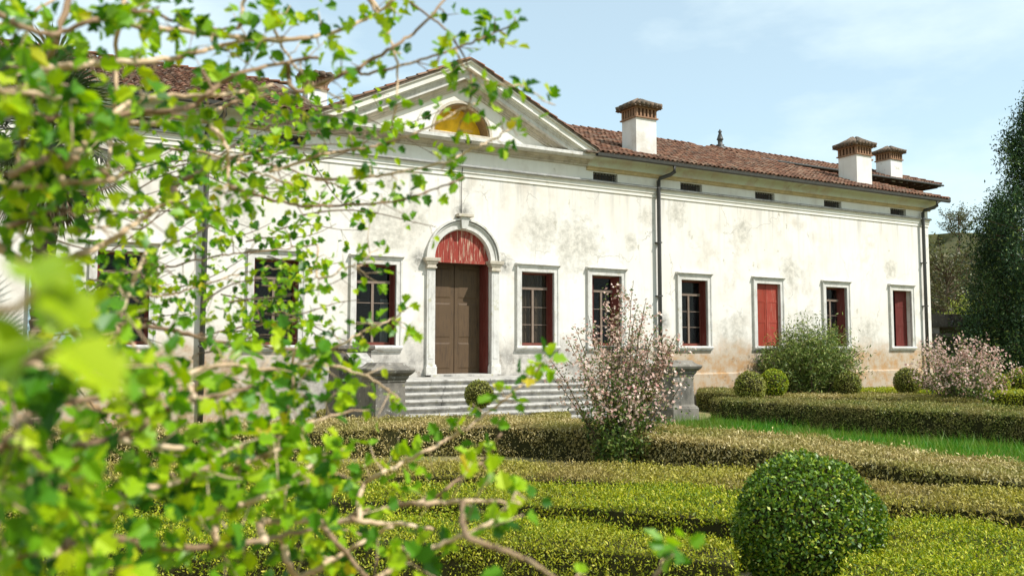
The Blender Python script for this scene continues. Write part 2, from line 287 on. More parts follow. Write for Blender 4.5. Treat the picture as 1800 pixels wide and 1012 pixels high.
# low wooded hill beyond the villa's right end
hx, hy, hr = 118.0, 64.0, 62.0
a = np.linspace(0, 2*math.pi, 49)[:-1]; rr = np.linspace(0, 1, 16); V = []; F = []
for r in rr:
    for t in a:
        x = hx+math.cos(t)*hr*r*1.5; y = hy+math.sin(t)*hr*r; V.append((x, y, 19.5*(.5+.5*math.cos(math.pi*r))*(1+.1*math.sin(3*t+4*r))-.3))
for i in range(len(rr)-1):
    for j in range(48): F.append([i*48+j, i*48+(j+1) % 48, (i+1)*48+(j+1) % 48, (i+1)*48+j])
tag(npmesh('hill', V, F, M['hill'], smooth=True), 'low brown green hill rising behind the villa', kind='structure')

# ------------------------------------------------------------------ villa
villa = thing('villa', 'long white plastered villa with pedimented centre, red shutters and tiled roof', 'villa')
WX = [(-9.64, 'open'), (-5.74, 'open'), (-2.81, 'lace'), (2.75, 'curtain'), (5.5, 'half'), (9.41, 'right'), (13.13, 'closed'), (16.94, 'dark'), (21.04, 'ajar')]
HW, WZ0, WZ1 = .62, 2.36, 4.76
DX, DH, DZ0, DZS = .04, .97, 1.46, 5.0
ATT = [5.52, 9.38, 13.1, 16.93, 21.05, -5.5, -9.4, -13.1]
XL, XR = -23.0, 23.06
def holed(mb, x0, x1, z0, z1, y, holes, depth):
    xs = sorted({x0, x1, *[h[0] for h in holes], *[h[1] for h in holes]}); zs = sorted({z0, z1, *[h[2] for h in holes], *[h[3] for h in holes]})
    for i in range(len(xs)-1):
        for j in range(len(zs)-1):
            cx, cz = (xs[i]+xs[i+1])/2, (zs[j]+zs[j+1])/2
            if not any(h[0] < cx < h[1] and h[2] < cz < h[3] for h in holes):
                mb.add([(xs[i], y, zs[j]), (xs[i+1], y, zs[j]), (xs[i+1], y, zs[j+1]), (xs[i], y, zs[j+1])], [(0, 1, 2, 3)])
    for a0, a1, b0, b1 in holes:
        mb.add([(a0, y, b0), (a1, y, b0), (a1, y, b1), (a0, y, b1), (a0, y+depth, b0), (a1, y+depth, b0), (a1, y+depth, b1), (a0, y+depth, b1)],
               [(0, 4, 5, 1), (1, 5, 6, 2), (2, 6, 7, 3), (3, 7, 4, 0)])
wl = MB()
holed(wl, XL, XR, -.3, 7.66, 0, [(x-HW, x+HW, WZ0, WZ1) for x, _ in WX]+[(DX-DH, DX+DH, DZ0, DZS+DH)], .42)
NA = 24                                                     # spandrels over the door arch
for i in range(NA):
    t0, t1 = math.pi*i/NA, math.pi*(i+1)/NA
    x0, x1 = DX+DH*math.cos(t0), DX+DH*math.cos(t1); za, zb = DZS+DH*math.sin(t0), DZS+DH*math.sin(t1)
    wl.add([(x0, .003, za), (x1, .003, zb), (x1, .003, DZS+DH), (x0, .003, DZS+DH), (x0, .42, za), (x1, .42, zb)], [(0, 1, 2, 3), (0, 4, 5, 1)])
wl.add([(XR, 0, -.3), (XR, 8, -.3), (XR, 8, 8.4), (XR, 0, 8.4)], [(0, 1, 2, 3)])
wl.add([(XL, 0, -.3), (XL, 8, -.3), (XL, 8, 8.4), (XL, 0, 8.4)], [(3, 2, 1, 0)])
wl.add([(XL, 8, -.3), (XR, 8, -.3), (XR, 8, 8.4), (XL, 8, 8.4)], [(0, 1, 2, 3)])
wl.build('wall', M['plaster'], villa)
fr = MB(); holed(fr, XL, XR, 7.66, 8.9, -.0015, [(x-.52, x+.52, 8.035, 8.33) for x in ATT], .34); fr.build('frieze', M['plaster_up'], villa)
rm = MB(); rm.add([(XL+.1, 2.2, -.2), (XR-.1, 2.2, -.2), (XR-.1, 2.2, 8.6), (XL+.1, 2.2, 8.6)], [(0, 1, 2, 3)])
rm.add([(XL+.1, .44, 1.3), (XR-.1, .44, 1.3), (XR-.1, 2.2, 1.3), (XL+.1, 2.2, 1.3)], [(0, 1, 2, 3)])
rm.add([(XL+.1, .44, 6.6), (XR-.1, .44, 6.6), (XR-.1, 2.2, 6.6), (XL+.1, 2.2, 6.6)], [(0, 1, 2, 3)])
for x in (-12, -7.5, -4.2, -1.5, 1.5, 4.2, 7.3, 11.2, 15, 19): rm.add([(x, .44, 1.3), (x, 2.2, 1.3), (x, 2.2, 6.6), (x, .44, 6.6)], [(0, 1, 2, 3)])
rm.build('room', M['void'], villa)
pl = MB()                                                   # plinth, dado ledge
for x0, x1 in ((XL, -4.95), (4.95, XR+.03)):
    pl = MB(); pl.sweepx([(0, -.3), (-.07, -.3), (-.07, 1.33), (-.035, 1.38), (0, 1.38)], x0, x1); pl.build('plinth', M['plaster'], villa)
# string course of three stepped fasciae
sc = MB(); sc.sweepx([(-.004, 7.66), (-.035, 7.66), (-.035, 7.785), (-.07, 7.79), (-.07, 7.905), (-.105, 7.91), (-.105, 7.94), (-.004, 7.94)], XL, XR+.02)
sc.build('string_course', M['plaster_up'], villa)
sc = MB(); sc.sweepx([(-.004, 7.941), (-.14, 7.941), (-.175, 7.965), (-.175, 8.0), (-.12, 8.03), (-.004, 8.05)], XL, XR+.04); sc.build('string_course_ledge', M['greystone'], villa)
for x0, x1 in ((XL, -4.72), (4.72, XR+.12)):
    b = MB(); b.sweepx([(-.004, 8.36), (-.05, 8.36), (-.075, 8.40), (-.075, 8.44), (-.11, 8.46), (-.11, 8.49), (-.004, 8.49)], x0, x1); b.build('cornice_moulding', M['ochre'], villa)
    b = MB(); pr = [(-.004, 8.49)]+[(-.10-.42*(1-math.cos(t)), 8.49+.30*math.sin(t)) for t in np.linspace(0, math.pi/2, 8)]+[(-.55, 8.79), (-.55, 8.84), (-.004, 8.84)]
    b.sweepx(pr, x0, x1+.3*(x1 > 0)); b.build('cove', M['cove'], villa)
    g = MB(); g.sweepx([(-.555, 8.86), (-.56, 8.76), (-.60, 8.715), (-.66, 8.705), (-.715, 8.74), (-.735, 8.83), (-.72, 8.83), (-.70, 8.76), (-.66, 8.73), (-.605, 8.74), (-.58, 8.78), (-.58, 8.86)], x0, x1+.5*(x1 > 0))
    g.build('gutter', M['pipe'], villa)
# downpipes
for x in (-7.7, 7.72, 22.5):
    p = MB(); p.tube([(x+.35, -.64, 8.72), (x+.35, -.62, 8.52), (x+.30, -.45, 8.44), (x+.05, -.19, 8.34), (x, -.16, 8.24), (x, -.16, .3)], .072, n=8)
    o = p.build('downpipe', M['pipe'], villa, smooth=True)
    for z in (7.95, 6.0, 4.1, 2.3): BOX('bracket', M['pipe'], o, x-.08, x+.08, -.23, -.0, z, z+.045)
# attic openings with iron lattice
for x in ATT:
    b = MB()
    for q in np.linspace(-.44, .44, 8): b.box(x+q-.012, x+q+.012, .12, .145, 8.035, 8.33)
    for z in (8.11, 8.185, 8.26): b.box(x-.52, x+.52, .10, .118, z-.011, z+.011)
    b.build('attic_grille', M['iron'], villa)
    BOX('attic_shutter', M['brown'], villa, x-.52, x+.52, .335, .36, 8.03, 8.335)
# ---- windows
def window(x, kind):
    s = MB(); w = HW; y0 = -.075
    for sg in (-1, 1):
        a0, a1 = sorted((x+sg*w, x+sg*(w+.18))); s.box(a0, a1, y0, .02, 2.34, 4.94)
        a0, a1 = sorted((x+sg*(w+.125), x+sg*(w+.182))); s.box(a0, a1, y0-.022, y0+.001, 2.34, 4.94)
    s.box(x-w, x+w, y0, .02, WZ1, 4.94); s.box(x-w-.12, x+w+.12, y0-.021, y0+.001, 4.885, 4.939)
    s.sweepx([(.02, 4.94), (-.095, 4.94), (-.105, 4.965), (-.165, 4.985), (-.165, 5.015), (.02, 5.035)], x-w-.22, x+w+.22)
    o = s.build('window', M['trim'], villa)
    b = MB(); b.sweepx([(.42, 2.36), (.42, 2.18), (-.06, 2.18), (-.06, 2.23), (-.12, 2.25), (-.135, 2.30), (-.12, 2.34), (-.02, 2.358)], x-w-.2, x+w+.2); b.build('sill', M['trim'], o)
    ys = .33
    if kind not in ('closed', 'ajar'):
        f = MB()
        for sg in (-1, 1):
            a0, a1 = sorted((x+sg*(w-.075), x+sg*w)); f.box(a0, a1, ys-.035, ys+.035, WZ0, WZ1)
        f.box(x-w+.075, x+w-.075, ys-.035, ys+.035, WZ0, WZ0+.09); f.box(x-w+.075, x+w-.075, ys-.035, ys+.035, WZ1-.07, WZ1)
        f.build('sash', M['sash'], o)
        g = MB(); g.box(x-w+.07, x+w-.07, ys-.055, ys+.03, 4.20, 4.29); g.box(x-.04, x+.04, ys-.045, ys+.03, WZ0+.09, 4.20)
        for sg in (-1, 1):
            for z in (3.045, 3.62):
                a0, a1 = sorted((x+sg*.04, x+sg*(w-.075))); g.box(a0, a1, ys-.02, ys+.02, z-.011, z+.011)
        g.build('glazing_bar', M['bar'], o)
        for sg in (-1, 1):
            a0, a1 = sorted((x+sg*.04, x+sg*(w-.075)))
            for z0, z1 in ((WZ0+.09, 3.034), (3.056, 3.609), (3.631, 4.20)): BOX('pane', M['glass'], o, a0, a1, ys-.004, ys+.004, z0, z1)
        BOX('pane', M['glass'], o, x-w+.075, x+w-.075, ys-.004, ys+.004, 4.29, WZ1-.07)
    def shutter(sg, ang, width, yh, mat):
        c, s_ = math.cos(ang), math.sin(ang); hx_ = x+sg*(w-.004); th = .038
        u = Vector((-sg*c, s_, 0)); n = Vector((sg*s_, c, 0)); m = MB(); P0 = Vector((hx_, yh, 0))
        def bar(u0, u1, z0, z1, d0, d1):
            m.loft([[P0+u*a_+n*d_+Vector((0, 0, z_)) for a_, d_ in ((u0, d0), (u1, d0), (u1, d1), (u0, d1))] for z_ in (z0, z1)])
        z0, z1 = WZ0+.012, WZ1-.012; fwid = min(.085, width*.28)
        bar(0, fwid, z0, z1, -th, 0); bar(width-fwid, width, z0, z1, -th, 0)
        for za, zb in ((z0, z0+.14), (3.25, 3.37), (4.05, 4.13), (z1-.11, z1)): bar(fwid, width-fwid, za, zb, -th, 0)
        bar(fwid, width-fwid, z0, z1, -th*.72, -th*.3)
        return m.build('shutter', mat, o)
    if kind in ('open', 'lace', 'curtain', 'right'):
        shutter(1, R(88), .26, .035, M['shadered']); shutter(-1, R(88), .26, .035, M['shadered'])
    if kind == 'half': shutter(1, R(62), .36, .05, M['shadered']); shutter(-1, R(40), .26, .05, M['shadered'])
    if kind == 'closed': shutter(-1, R(2), .605, .10, M['red']); tag(shutter(1, R(2), .605, .10, M['redplank2']), 'paler worn red shutter leaf')
    if kind == 'dark': shutter(1, R(66), .42, .05, M['shadered']); shutter(-1, R(88), .26, .035, M['shadered'])
    if kind == 'ajar': shutter(1, R(12), .60, .22, M['recessred']); shutter(-1, R(38), .40, .06, M['shadered'])
    if kind in ('curtain', 'lace'):
        cu = MB(); cx0, cx1, mt = (x-w+.05, x+w-.05, M['curtain']) if kind == 'curtain' else (x+.30, x+w-.08, M['lace'])
        xs = np.linspace(cx0, cx1, 30); ztop = WZ1 if kind == 'curtain' else 3.75
        for i in range(29):
            a_, b_ = .45+.025*math.sin(i*1.9), .45+.025*math.sin((i+1)*1.9)
            cu.add([(xs[i], a_, WZ0), (xs[i+1], b_, WZ0), (xs[i+1], b_, ztop), (xs[i], a_, ztop)], [(0, 1, 2, 3)])
        cu.build('curtain', mt, o, smooth=True)
M['redplank2'] = wood('sun_bleached_red_paint', (.36, .050, .028), (.38, .16, .11), .6)
for x, kd in WX: window(x, kd)
# ---- portal and door
pt = MB(); N2 = 28
rings = []
for r0, r1, ya, yb in ((DH, 1.15, -.05, .03), (1.15, 1.20, -.09, .03), (1.225, 1.285, -.15, .03)):
    rings = []
    for i in range(N2+1):
        t = math.pi*i/N2; c_, s_ = math.cos(t), math.sin(t)
        rings.append([(DX+r0*c_, ya, DZS+.03+r0*s_), (DX+r1*c_, ya, DZS+.03+r1*s_), (DX+r1*c_, yb, DZS+.03+r1*s_), (DX+r0*c_, yb, DZS+.03+r0*s_)])
    pt.loft(rings)
portal = pt.build('portal', M['trim'], villa)
for sg in (-1, 1):
    cx = DX+sg*(DH+.14)
    b = MB(); b.box(cx-.135, cx+.135, -.10, .02, 1.78, 4.72); b.box(cx-.085, cx+.085, -.112, -.09, 1.95, 4.6); b.build('pilaster', M['trim'], portal)
    b = MB(); b.stack(cx, -.04, [(1.46, .175), (1.70, .175), (1.72, .16), (1.78, .15)], .7); b.build('pilaster_base', M['trim'], portal)
    b = MB(); b.stack(cx, -.04, [(4.70, .14), (4.72, .165), (4.76, .165), (4.77, .14), (4.84, .145), (4.86, .18), (4.91, .185), (4.93, .235), (4.99, .25), (5.03, .25)], .75); b.build('capital', M['dirtystone'], portal)
b = MB(); b.loft([[(DX-.09, -.15, 6.0), (DX+.09, -.15, 6.0), (DX+.09, .02, 6.0), (DX-.09, .02, 6.0)], [(DX-.15, -.2, 6.36), (DX+.15, -.2, 6.36), (DX+.15, .02, 6.36), (DX-.15, .02, 6.36)]]); b.build('keystone', M['trim'], portal)
BOX('keystone_cap', M['dirtystone'], portal, DX-.26, DX+.26, -.26, .02, 6.36, 6.45, bevel=.01)
lun = MB(); lun.box(DX-DH+.003, DX+DH-.003, .10, .19, 4.93, 5.02); lun = lun.build('arch_boarding', M['redplank'], villa)
nP = 11
for i in range(nP):
    x0 = DX-DH+2*DH*i/nP+.004; x1 = DX-DH+2*DH*(i+1)/nP-.004; h = lambda q: math.sqrt(max(DH*DH-(q-DX)**2, .0004))
    yj = .12+.012*random.random(); b = MB()
    b.loft([[(x0, yj, 5.02), (x1, yj, 5.02), (x1, yj+.03, 5.02), (x0, yj+.03, 5.02)], [(x0, yj, 5.0+h(x0)), (x1, yj, 5.0+h(x1)), (x1, yj+.03, 5.0+h(x1)), (x0, yj+.03, 5.0+h(x0))]])
    b.build('plank', M['redplank'], lun)
door = MB(); door.box(DX-DH, DX-.012, .62, .68, DZ0, 4.93); door.box(DX+.012, DX+DH, .62, .68, DZ0, 4.93); door = door.build('doorway_infill', M['brown'], villa)  # brown leaves stand in for the dimness of the open doorway
for sg in (-1, 1):
    for z0, z1 in ((1.62, 2.45), (2.60, 3.7), (3.85, 4.8)):
        a0, a1 = sorted((DX+sg*.13, DX+sg*(DH-.13)))
        b = MB(); b.loft([[(a0, .62, z0), (a1, .62, z0), (a1, .62, z1), (a0, .62, z1)], [(a0+.05, .606, z0+.05), (a1-.05, .606, z0+.05), (a1-.05, .606, z1-.05), (a0+.05, .606, z1-.05)]]); b.build('panel', M['brown'], door)
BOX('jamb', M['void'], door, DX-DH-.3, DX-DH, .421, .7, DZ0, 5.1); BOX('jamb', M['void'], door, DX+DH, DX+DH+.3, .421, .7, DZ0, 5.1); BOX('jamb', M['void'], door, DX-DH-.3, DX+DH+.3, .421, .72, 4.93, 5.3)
for sg in (-1, 1):
    b = MB(); a0, a1 = sorted((DX+sg*(DH-.075), DX+sg*(DH-.01)))
    b.box(a0, a1, .10, .60, DZ0+.012, 4.92)
    for z0, z1 in ((1.65, 2.5), (2.65, 3.75), (3.9, 4.8)):
        q = DX+sg*(DH-.083); b.box(min(q, q+sg*.01), max(q, q+sg*.01), .16, .34, z0, z1); b.box(min(q, q+sg*.01), max(q, q+sg*.01), .38, .55, z0, z1)
    b.build('door_leaf', M['shadered'], villa)
BOX('threshold', M['stone'], villa, DX-1.15, DX+1.15, -.22, .62, 1.40, 1.475, bevel=.01)
# ---- pediment
PH, PZ, PK = 4.74, 8.90, .487                                # half width, springing height, slope of the raking cornice top
def rake(mb, prof, z_at_apex):                                # (out, dz) profile carried from eave to apex on both sides, mitred at the apex
    for sg in (-1, 1):
        mb.loft([[(sg*xx, -o_, max(z_at_apex-PK*xx+dz, 8.80+.10*(o_ < .3)-.002*i_+.0004*xx)) for i_, (o_, dz) in enumerate(prof)] for xx in (0.0, 1.2, 2.4, 3.0, 3.4, 3.8, 4.1, 4.4, PH)])
AZ = PZ+PK*PH+.02
ped = MB(); TT = 1.0
for sg in (-1, 1):                                            # tympanum with its half-round opening
    LR = .98; za = 9.02
    xs = [0]+[LR*math.sin(t) for t in np.linspace(0, math.pi/2, 14)][1:]
    for i in range(13):
        x0, x1 = xs[i], xs[i+1]; z0, z1 = za+math.sqrt(LR*LR-x0*x0), za+math.sqrt(max(LR*LR-x1*x1, 0))
        ped.add([(sg*x0, -.01, z0), (sg*x1, -.01, z1), (sg*x1, -.01, AZ-PK*x1-.3), (sg*x0, -.01, AZ-PK*x0-.3), (sg*x0, .40, z0), (sg*x1, .40, z1)], [(0, 1, 2, 3), (0, 4, 5, 1)])
    ped.add([(sg*LR, -.01, za), (sg*PH, -.01, za), (sg*PH, -.01, za+.001), (sg*LR, -.01, AZ-PK*LR-.3), (sg*LR, .4, za)], [(0, 1, 2, 3)])
    ped.add([(0, -.01, 8.7), (sg*PH, -.01, 8.7), (sg*PH, -.01, za), (0, -.01, za)], [(0, 1, 2, 3)])
pedo = ped.build('pediment', M['plaster_up'], villa)
b = MB(); b.add([(-1.05, .52, 8.95), (1.05, .52, 8.95), (1.05, .52, 10.1), (-1.05, .52, 10.1)], [(0, 1, 2, 3)]); b.build('lunette_panel', M['yellow'], pedo)
b = MB(); ring = [[((.979-e)*math.cos(t), y_, 9.02+(.979-e)*math.sin(t)) for e, y_ in ((.0, .015), (.05, .015), (.05, .53), (.0, .53))] for t in np.linspace(0, math.pi, 25)]; b.loft(ring); b.build('lunette_reveal', M['brownreveal'], pedo)  # reveal browned to deepen the recess shadow by colour
b = MB(); ring = [[((.98+e)*math.cos(t), y_, 9.02+(.98+e)*math.sin(t)) for e, y_ in ((.0, -.03), (.09, -.03), (.09, .02), (.0, .02))] for t in np.linspace(0, math.pi, 25)]; b.loft(ring); b.build('lunette_surround', M['dirtystone'], pedo)
BOX('lunette_sill', M['dirtystone'], pedo, -1.15, 1.15, -.10, .54, 8.90, 9.02, bevel=.015)
for prof, mt, nm in (([(0, 0), (.62, 0), (.62, -.035), (.55, -.05), (.55, -.235), (.49, -.245), (.49, -.275), (0, -.275)], 'plaster_up', 'raking_cornice'),
                     ([(0, -.276), (.44, -.276), (.43, -.325), (.40, -.335), (.40, -.36), (.365, -.37), (.365, -.50), (0, -.50)], 'trim', 'raking_moulding'),
                     ([(0, -.501), (.20, -.501), (.17, -.56), (.11, -.60), (.11, -.655), (.06, -.67), (.06, -.74), (0, -.74)], 'dirtystone', 'raking_bed_moulding')):
    b = MB(); rake(b, prof, AZ); b.build(nm, M[mt], pedo)
b = MB(); b.sweepx([(0, 8.92), (-.20, 8.90), (-.50, 8.83), (-.50, 8.725), (-.46, 8.715), (-.43, 8.68), (0, 8.68)], -PH-.02, PH+.02); b.build('horizontal_cornice', M['trim'], pedo)
b = MB(); b.sweepx([(-.012, 8.679), (-.24, 8.679), (-.21, 8.62), (-.12, 8.59), (-.12, 8.56), (-.06, 8.55), (-.06, 8.48), (-.012, 8.48)], -PH+.02, PH-.02); b.build('cornice_bed_moulding', M['dirtystone'], pedo)
# lamp wire down the middle of the front
b = MB(); b.tube([(-.03, -.05, 8.5), (-.03, -.135, 8.1), (-.035, -.05, 7.6), (-.03, -.04, 6.46)], .011, n=5); b.build('lamp_wire', M['iron'], villa)
b = MB(); b.tube([(-.03, -.38, 8.88), (-.03, -.50, 8.86), (-.03, -.52, 8.78)], .02); b.lathe(-.03, -.52, [(8.62, .09), (8.66, .10), (8.76, .045), (8.79, .03)]); b.build('porch_lamp', M['iron'], villa)
# ---- roofs
EY, EZ, SL = -.66, 8.87, .42
RY = 5.75; RZ = EZ+SL*(RY-EY); EXR = 23.75; HXR = 14.6
def tile_mesh(name, w=.095, w2=.075, ln=.47, th=.018):
    m = MB(); A = []; n = 6
    for y, r, zz in ((0, w, .0), (ln, w2, -.012)):
        A.append([(r*math.cos(math.pi*i/n), y, r*.8*math.sin(math.pi*i/n)+zz) for i in range(n+1)])
    m.add(A[0]+A[1], [(i, i+1, i+n+2, i+n+1) for i in range(n)])
    m.add(A[0]+[(p[0]*.82, p[1], p[2]*.8-.004) for p in A[0]], [(i, i+1, i+n+2, i+n+1) for i in range(n)])
    return m
TM = tile_mesh('roof_tile').mesh('roof_tile', M['tile'], True)
TV = np.empty(len(TM.vertices)*3); TM.vertices.foreach_get('co', TV); TV = TV.reshape(-1, 3); TF = np.array([list(p.vertices) for p in TM.polygons])
def tile_matrix(x, s, slope, y0, z0, jit=1.0):
    th = math.atan(slope); return (Matrix.Translation((x+random.gauss(0, .008)*jit, y0+s*math.cos(th), z0+s*math.sin(th)+.015+random.gauss(0, .004)*jit)) @ Matrix.Rotation(th-.03+random.gauss(0, .02)*jit, 4, 'X') @ Matrix.Rotation(random.gauss(0, .025)*jit, 4, 'Z'))
def joined_tiles(name, mats, parent):
    Vs = []; Fs = []; tn = []
    for i, m in enumerate(mats):
        A = np.array(m); Vs.append(TV@A[:3, :3].T+A[:3, 3]); Fs.append(TF+i*len(TV)); tn += [random.random()]*len(TF)
    o = npmesh(name, np.concatenate(Vs), np.concatenate(Fs), M['tile'], parent, tn, True); o['kind'] = 'stuff'; return o
rf = MB(); ov = .045
for x0, x1, hip in ((4.3, EXR, True), (-23.6, -4.3, False)):
    top = [(x0, RY, RZ), (HXR if hip else x1, RY, RZ)]
    rf.add([(x0, EY, EZ), (x1, EY, EZ), top[1], top[0]], [(0, 1, 2, 3)]); rf.add([(x0, EY, EZ-ov), (x1, EY, EZ-ov), (x1, EY, EZ), (x0, EY, EZ)], [(0, 1, 2, 3)])
    rf.add([(x0, EY, EZ-ov), (x1, EY, EZ-ov), (x1, .5, EZ-ov), (x0, .5, EZ-ov)], [(3, 2, 1, 0)])
    if hip: rf.add([(EXR, EY, EZ), (EXR, 2*RY-EY, EZ), (HXR, RY, RZ)], [(0, 1, 2)])
    rf.add([(x0, RY, RZ), top[1], (x1, 2*RY-EY, EZ), (x0, 2*RY-EY, EZ)], [(0, 1, 2, 3)])
roof = rf.build('roof', M['oldtile'], villa)
th = math.atan(SL); slen = (RY-EY)/math.cos(th); pitch_x, pitch_s = .215, .36
right, left = [], []
nx_ = int((EXR-4.75)/pitch_x)
for i in range(nx_):
    x = 4.80+(i+.5)*pitch_x
    for j in range(int(slen/pitch_s)+1):
        s = j*pitch_s-.06; y = EY+s*math.cos(th)
        if x > EXR-(y-EY)*(EXR-HXR)/(RY-EY)-.05: break
        if abs(x) < 4.75 or (7.03 < x < 8.12 and .12 < y < 1.35) or (18.78 < x < 19.9 and .12 < y < 1.35): continue
        right.append((x, s))
for i in range(int(8.5/pitch_x)):
    x = -4.80-(i+.5)*pitch_x
    for j in range(int(slen/pitch_s)+1):
        left.append((x, j*pitch_s-.06))
right.sort(key=lambda q: q[0]*.9+q[1]*.6)
for x, s in right[:300]:
    o = bpy.data.objects.new('roof_tile', TM); col.objects.link(o); o.parent = roof; o.matrix_local = tile_matrix(x, s, SL, EY, EZ)
joined_tiles('roof_tiles', [tile_matrix(x, s, SL, EY, EZ) for x, s in right[300:]+left], roof)
rg = MB()                                                      # ridge and hip tiles
def ridge(mb, a_, b_, r=.12, step=.38):
    a_, b_ = Vector(a_), Vector(b_); d = (b_-a_); n = max(1, int(d.length/step)); d.normalize()
    side = d.cross(Vector((0, 0, 1))).normalized(); upv = side.cross(d)
    for i in range(n):
        p = a_+(b_-a_)*(i/n); q = a_+(b_-a_)*((i+1.12)/n); jz = Vector((0, 0, random.gauss(0, .008)))
        rr_ = [[o_+side*(rad*math.cos(math.pi*k_/6))+upv*(rad*.8*math.sin(math.pi*k_/6))+jz+Vector((0, 0, dz)) for k_ in range(7)] for o_, rad, dz in ((p, r, .03), (q, r*.82, .0))]
        mb.loft(rr_, False); 
ridge(rg, (4.0, RY, RZ+.02), (HXR, RY, RZ+.02)); ridge(rg, (EXR-.05, EY+.05, EZ+.02), (HXR, RY, RZ-.01), .10); ridge(rg, (-4, RY, RZ+.02), (-23, RY, RZ+.02))
o = rg.build('ridge_tiles', M['tile'], roof, smooth=True); o['kind'] = 'stuff'
# central gable roof
b = MB()
for sg in (-1, 1):
    b.loft([[(0, -.645, AZ+.005), (sg*(PH+.1), -.645, AZ-PK*(PH+.1)+.005), (sg*(PH+.1), -.645, AZ-PK*(PH+.1)+.075), (0, -.645, AZ+.085)], [(0, 8, AZ+.005), (sg*(PH+.1), 8, AZ-PK*(PH+.1)+.005), (sg*(PH+.1), 8, AZ-PK*(PH+.1)+.075), (0, 8, AZ+.085)]])
gab = b.build('gable_roof', M['oldtile'], villa)
mats = []
for sg in (-1, 1):
    for i in range(15):
        for j in range(2):
            xx = .12+i*.335; a_ = math.atan(PK)
            mats.append(Matrix.Translation((sg*(xx+.33), -.60+j*.2, AZ-PK*(xx+.33)+.085)) @ Matrix.Rotation(-sg*R(90), 4, 'Z').inverted() @ Matrix.Rotation(a_-.03, 4, 'X') @ Matrix.Rotation(random.gauss(0, .03), 4, 'Z'))
joined_tiles('verge_tiles', mats, gab)
# rear range with raised eave, ridge and finial
RE_Y, RE_Z, RX0, RX1 = 4.75, 11.10, 16.2, 31.2
b = MB(); ry2 = 6.6; rz2 = RE_Z+.42*(ry2-RE_Y)
b.add([(RX0, RE_Y, RE_Z), (RX1, RE_Y, RE_Z), (RX1-2.2, ry2, rz2), (RX0+.3, ry2, rz2)], [(0, 1, 2, 3)]); b.add([(RX1, RE_Y, RE_Z), (RX1, 2*ry2-RE_Y+3, RE_Z), (RX1-2.2, ry2, rz2)], [(0, 1, 2)])
b.add([(RX0, RE_Y, RE_Z), (RX0+.3, ry2, rz2), (RX0, 10, RE_Z-.3)], [(0, 1, 2)])
b.add([(RX0+.3, ry2, rz2), (RX1-2.2, ry2, rz2), (RX1, 12, RE_Z-.3), (RX0, 12, RE_Z-.3)], [(0, 1, 2, 3)])
rear = b.build('rear_roof', M['oldtile'], villa)
b = MB(); b.box(RX0, RX1, RE_Y+.02, 9, RE_Z-.07, RE_Z-.02)
for x in np.arange(RX0+.3, RX1, .62): b.box(x-.06, x+.06, RE_Y-.02, RE_Y+1.2, RE_Z-.19, RE_Z-.071)
b.build('rear_eave', M['underside'], villa)
BOX('rear_gutter', M['pipe'], villa, RX0+.1, RX1+.05, RE_Y-.14, RE_Y-.015, RE_Z-.06, RE_Z+.03, bevel=.03)
BOX('rear_wall', M['brick'], villa, RX0+.5, RX1-1.3, RE_Y+.75, 11, 0, RE_Z-.08)
joined_tiles('rear_tiles', [tile_matrix(RX0+.1+i*.215, j*.36-.05, .42, RE_Y, RE_Z+.01) for i in range(int((RX1-RX0)/.215)) for j in range(6) if RX0+.1+i*.215 < RX1-.1-(j*.36)*1.08], rear)
b = MB(); ridge(b, (RX0+.2, ry2, rz2+.03), (RX1-2.2, ry2, rz2+.03)); ridge(b, (RX1, RE_Y, RE_Z+.04), (RX1-2.2, ry2, rz2+.03)); ridge(b, (RX0, RE_Y, RE_Z+.04), (RX0+.3, ry2, rz2+.03)); o = b.build('rear_ridge', M['tile'], rear, smooth=True)
b = MB(); fx, fy = 16.75, 6.35; b.lathe(fx, fy, [(11.55, .36), (11.78, .30), (11.9, .16), (11.98, .20), (12.02, .11), (12.2, .12), (12.24, .17), (12.28, .15), (12.56, .06), (12.62, .10), (12.68, .05), (12.74, .02)], 12); b.build('finial', M['pipe'], villa, smooth=True)
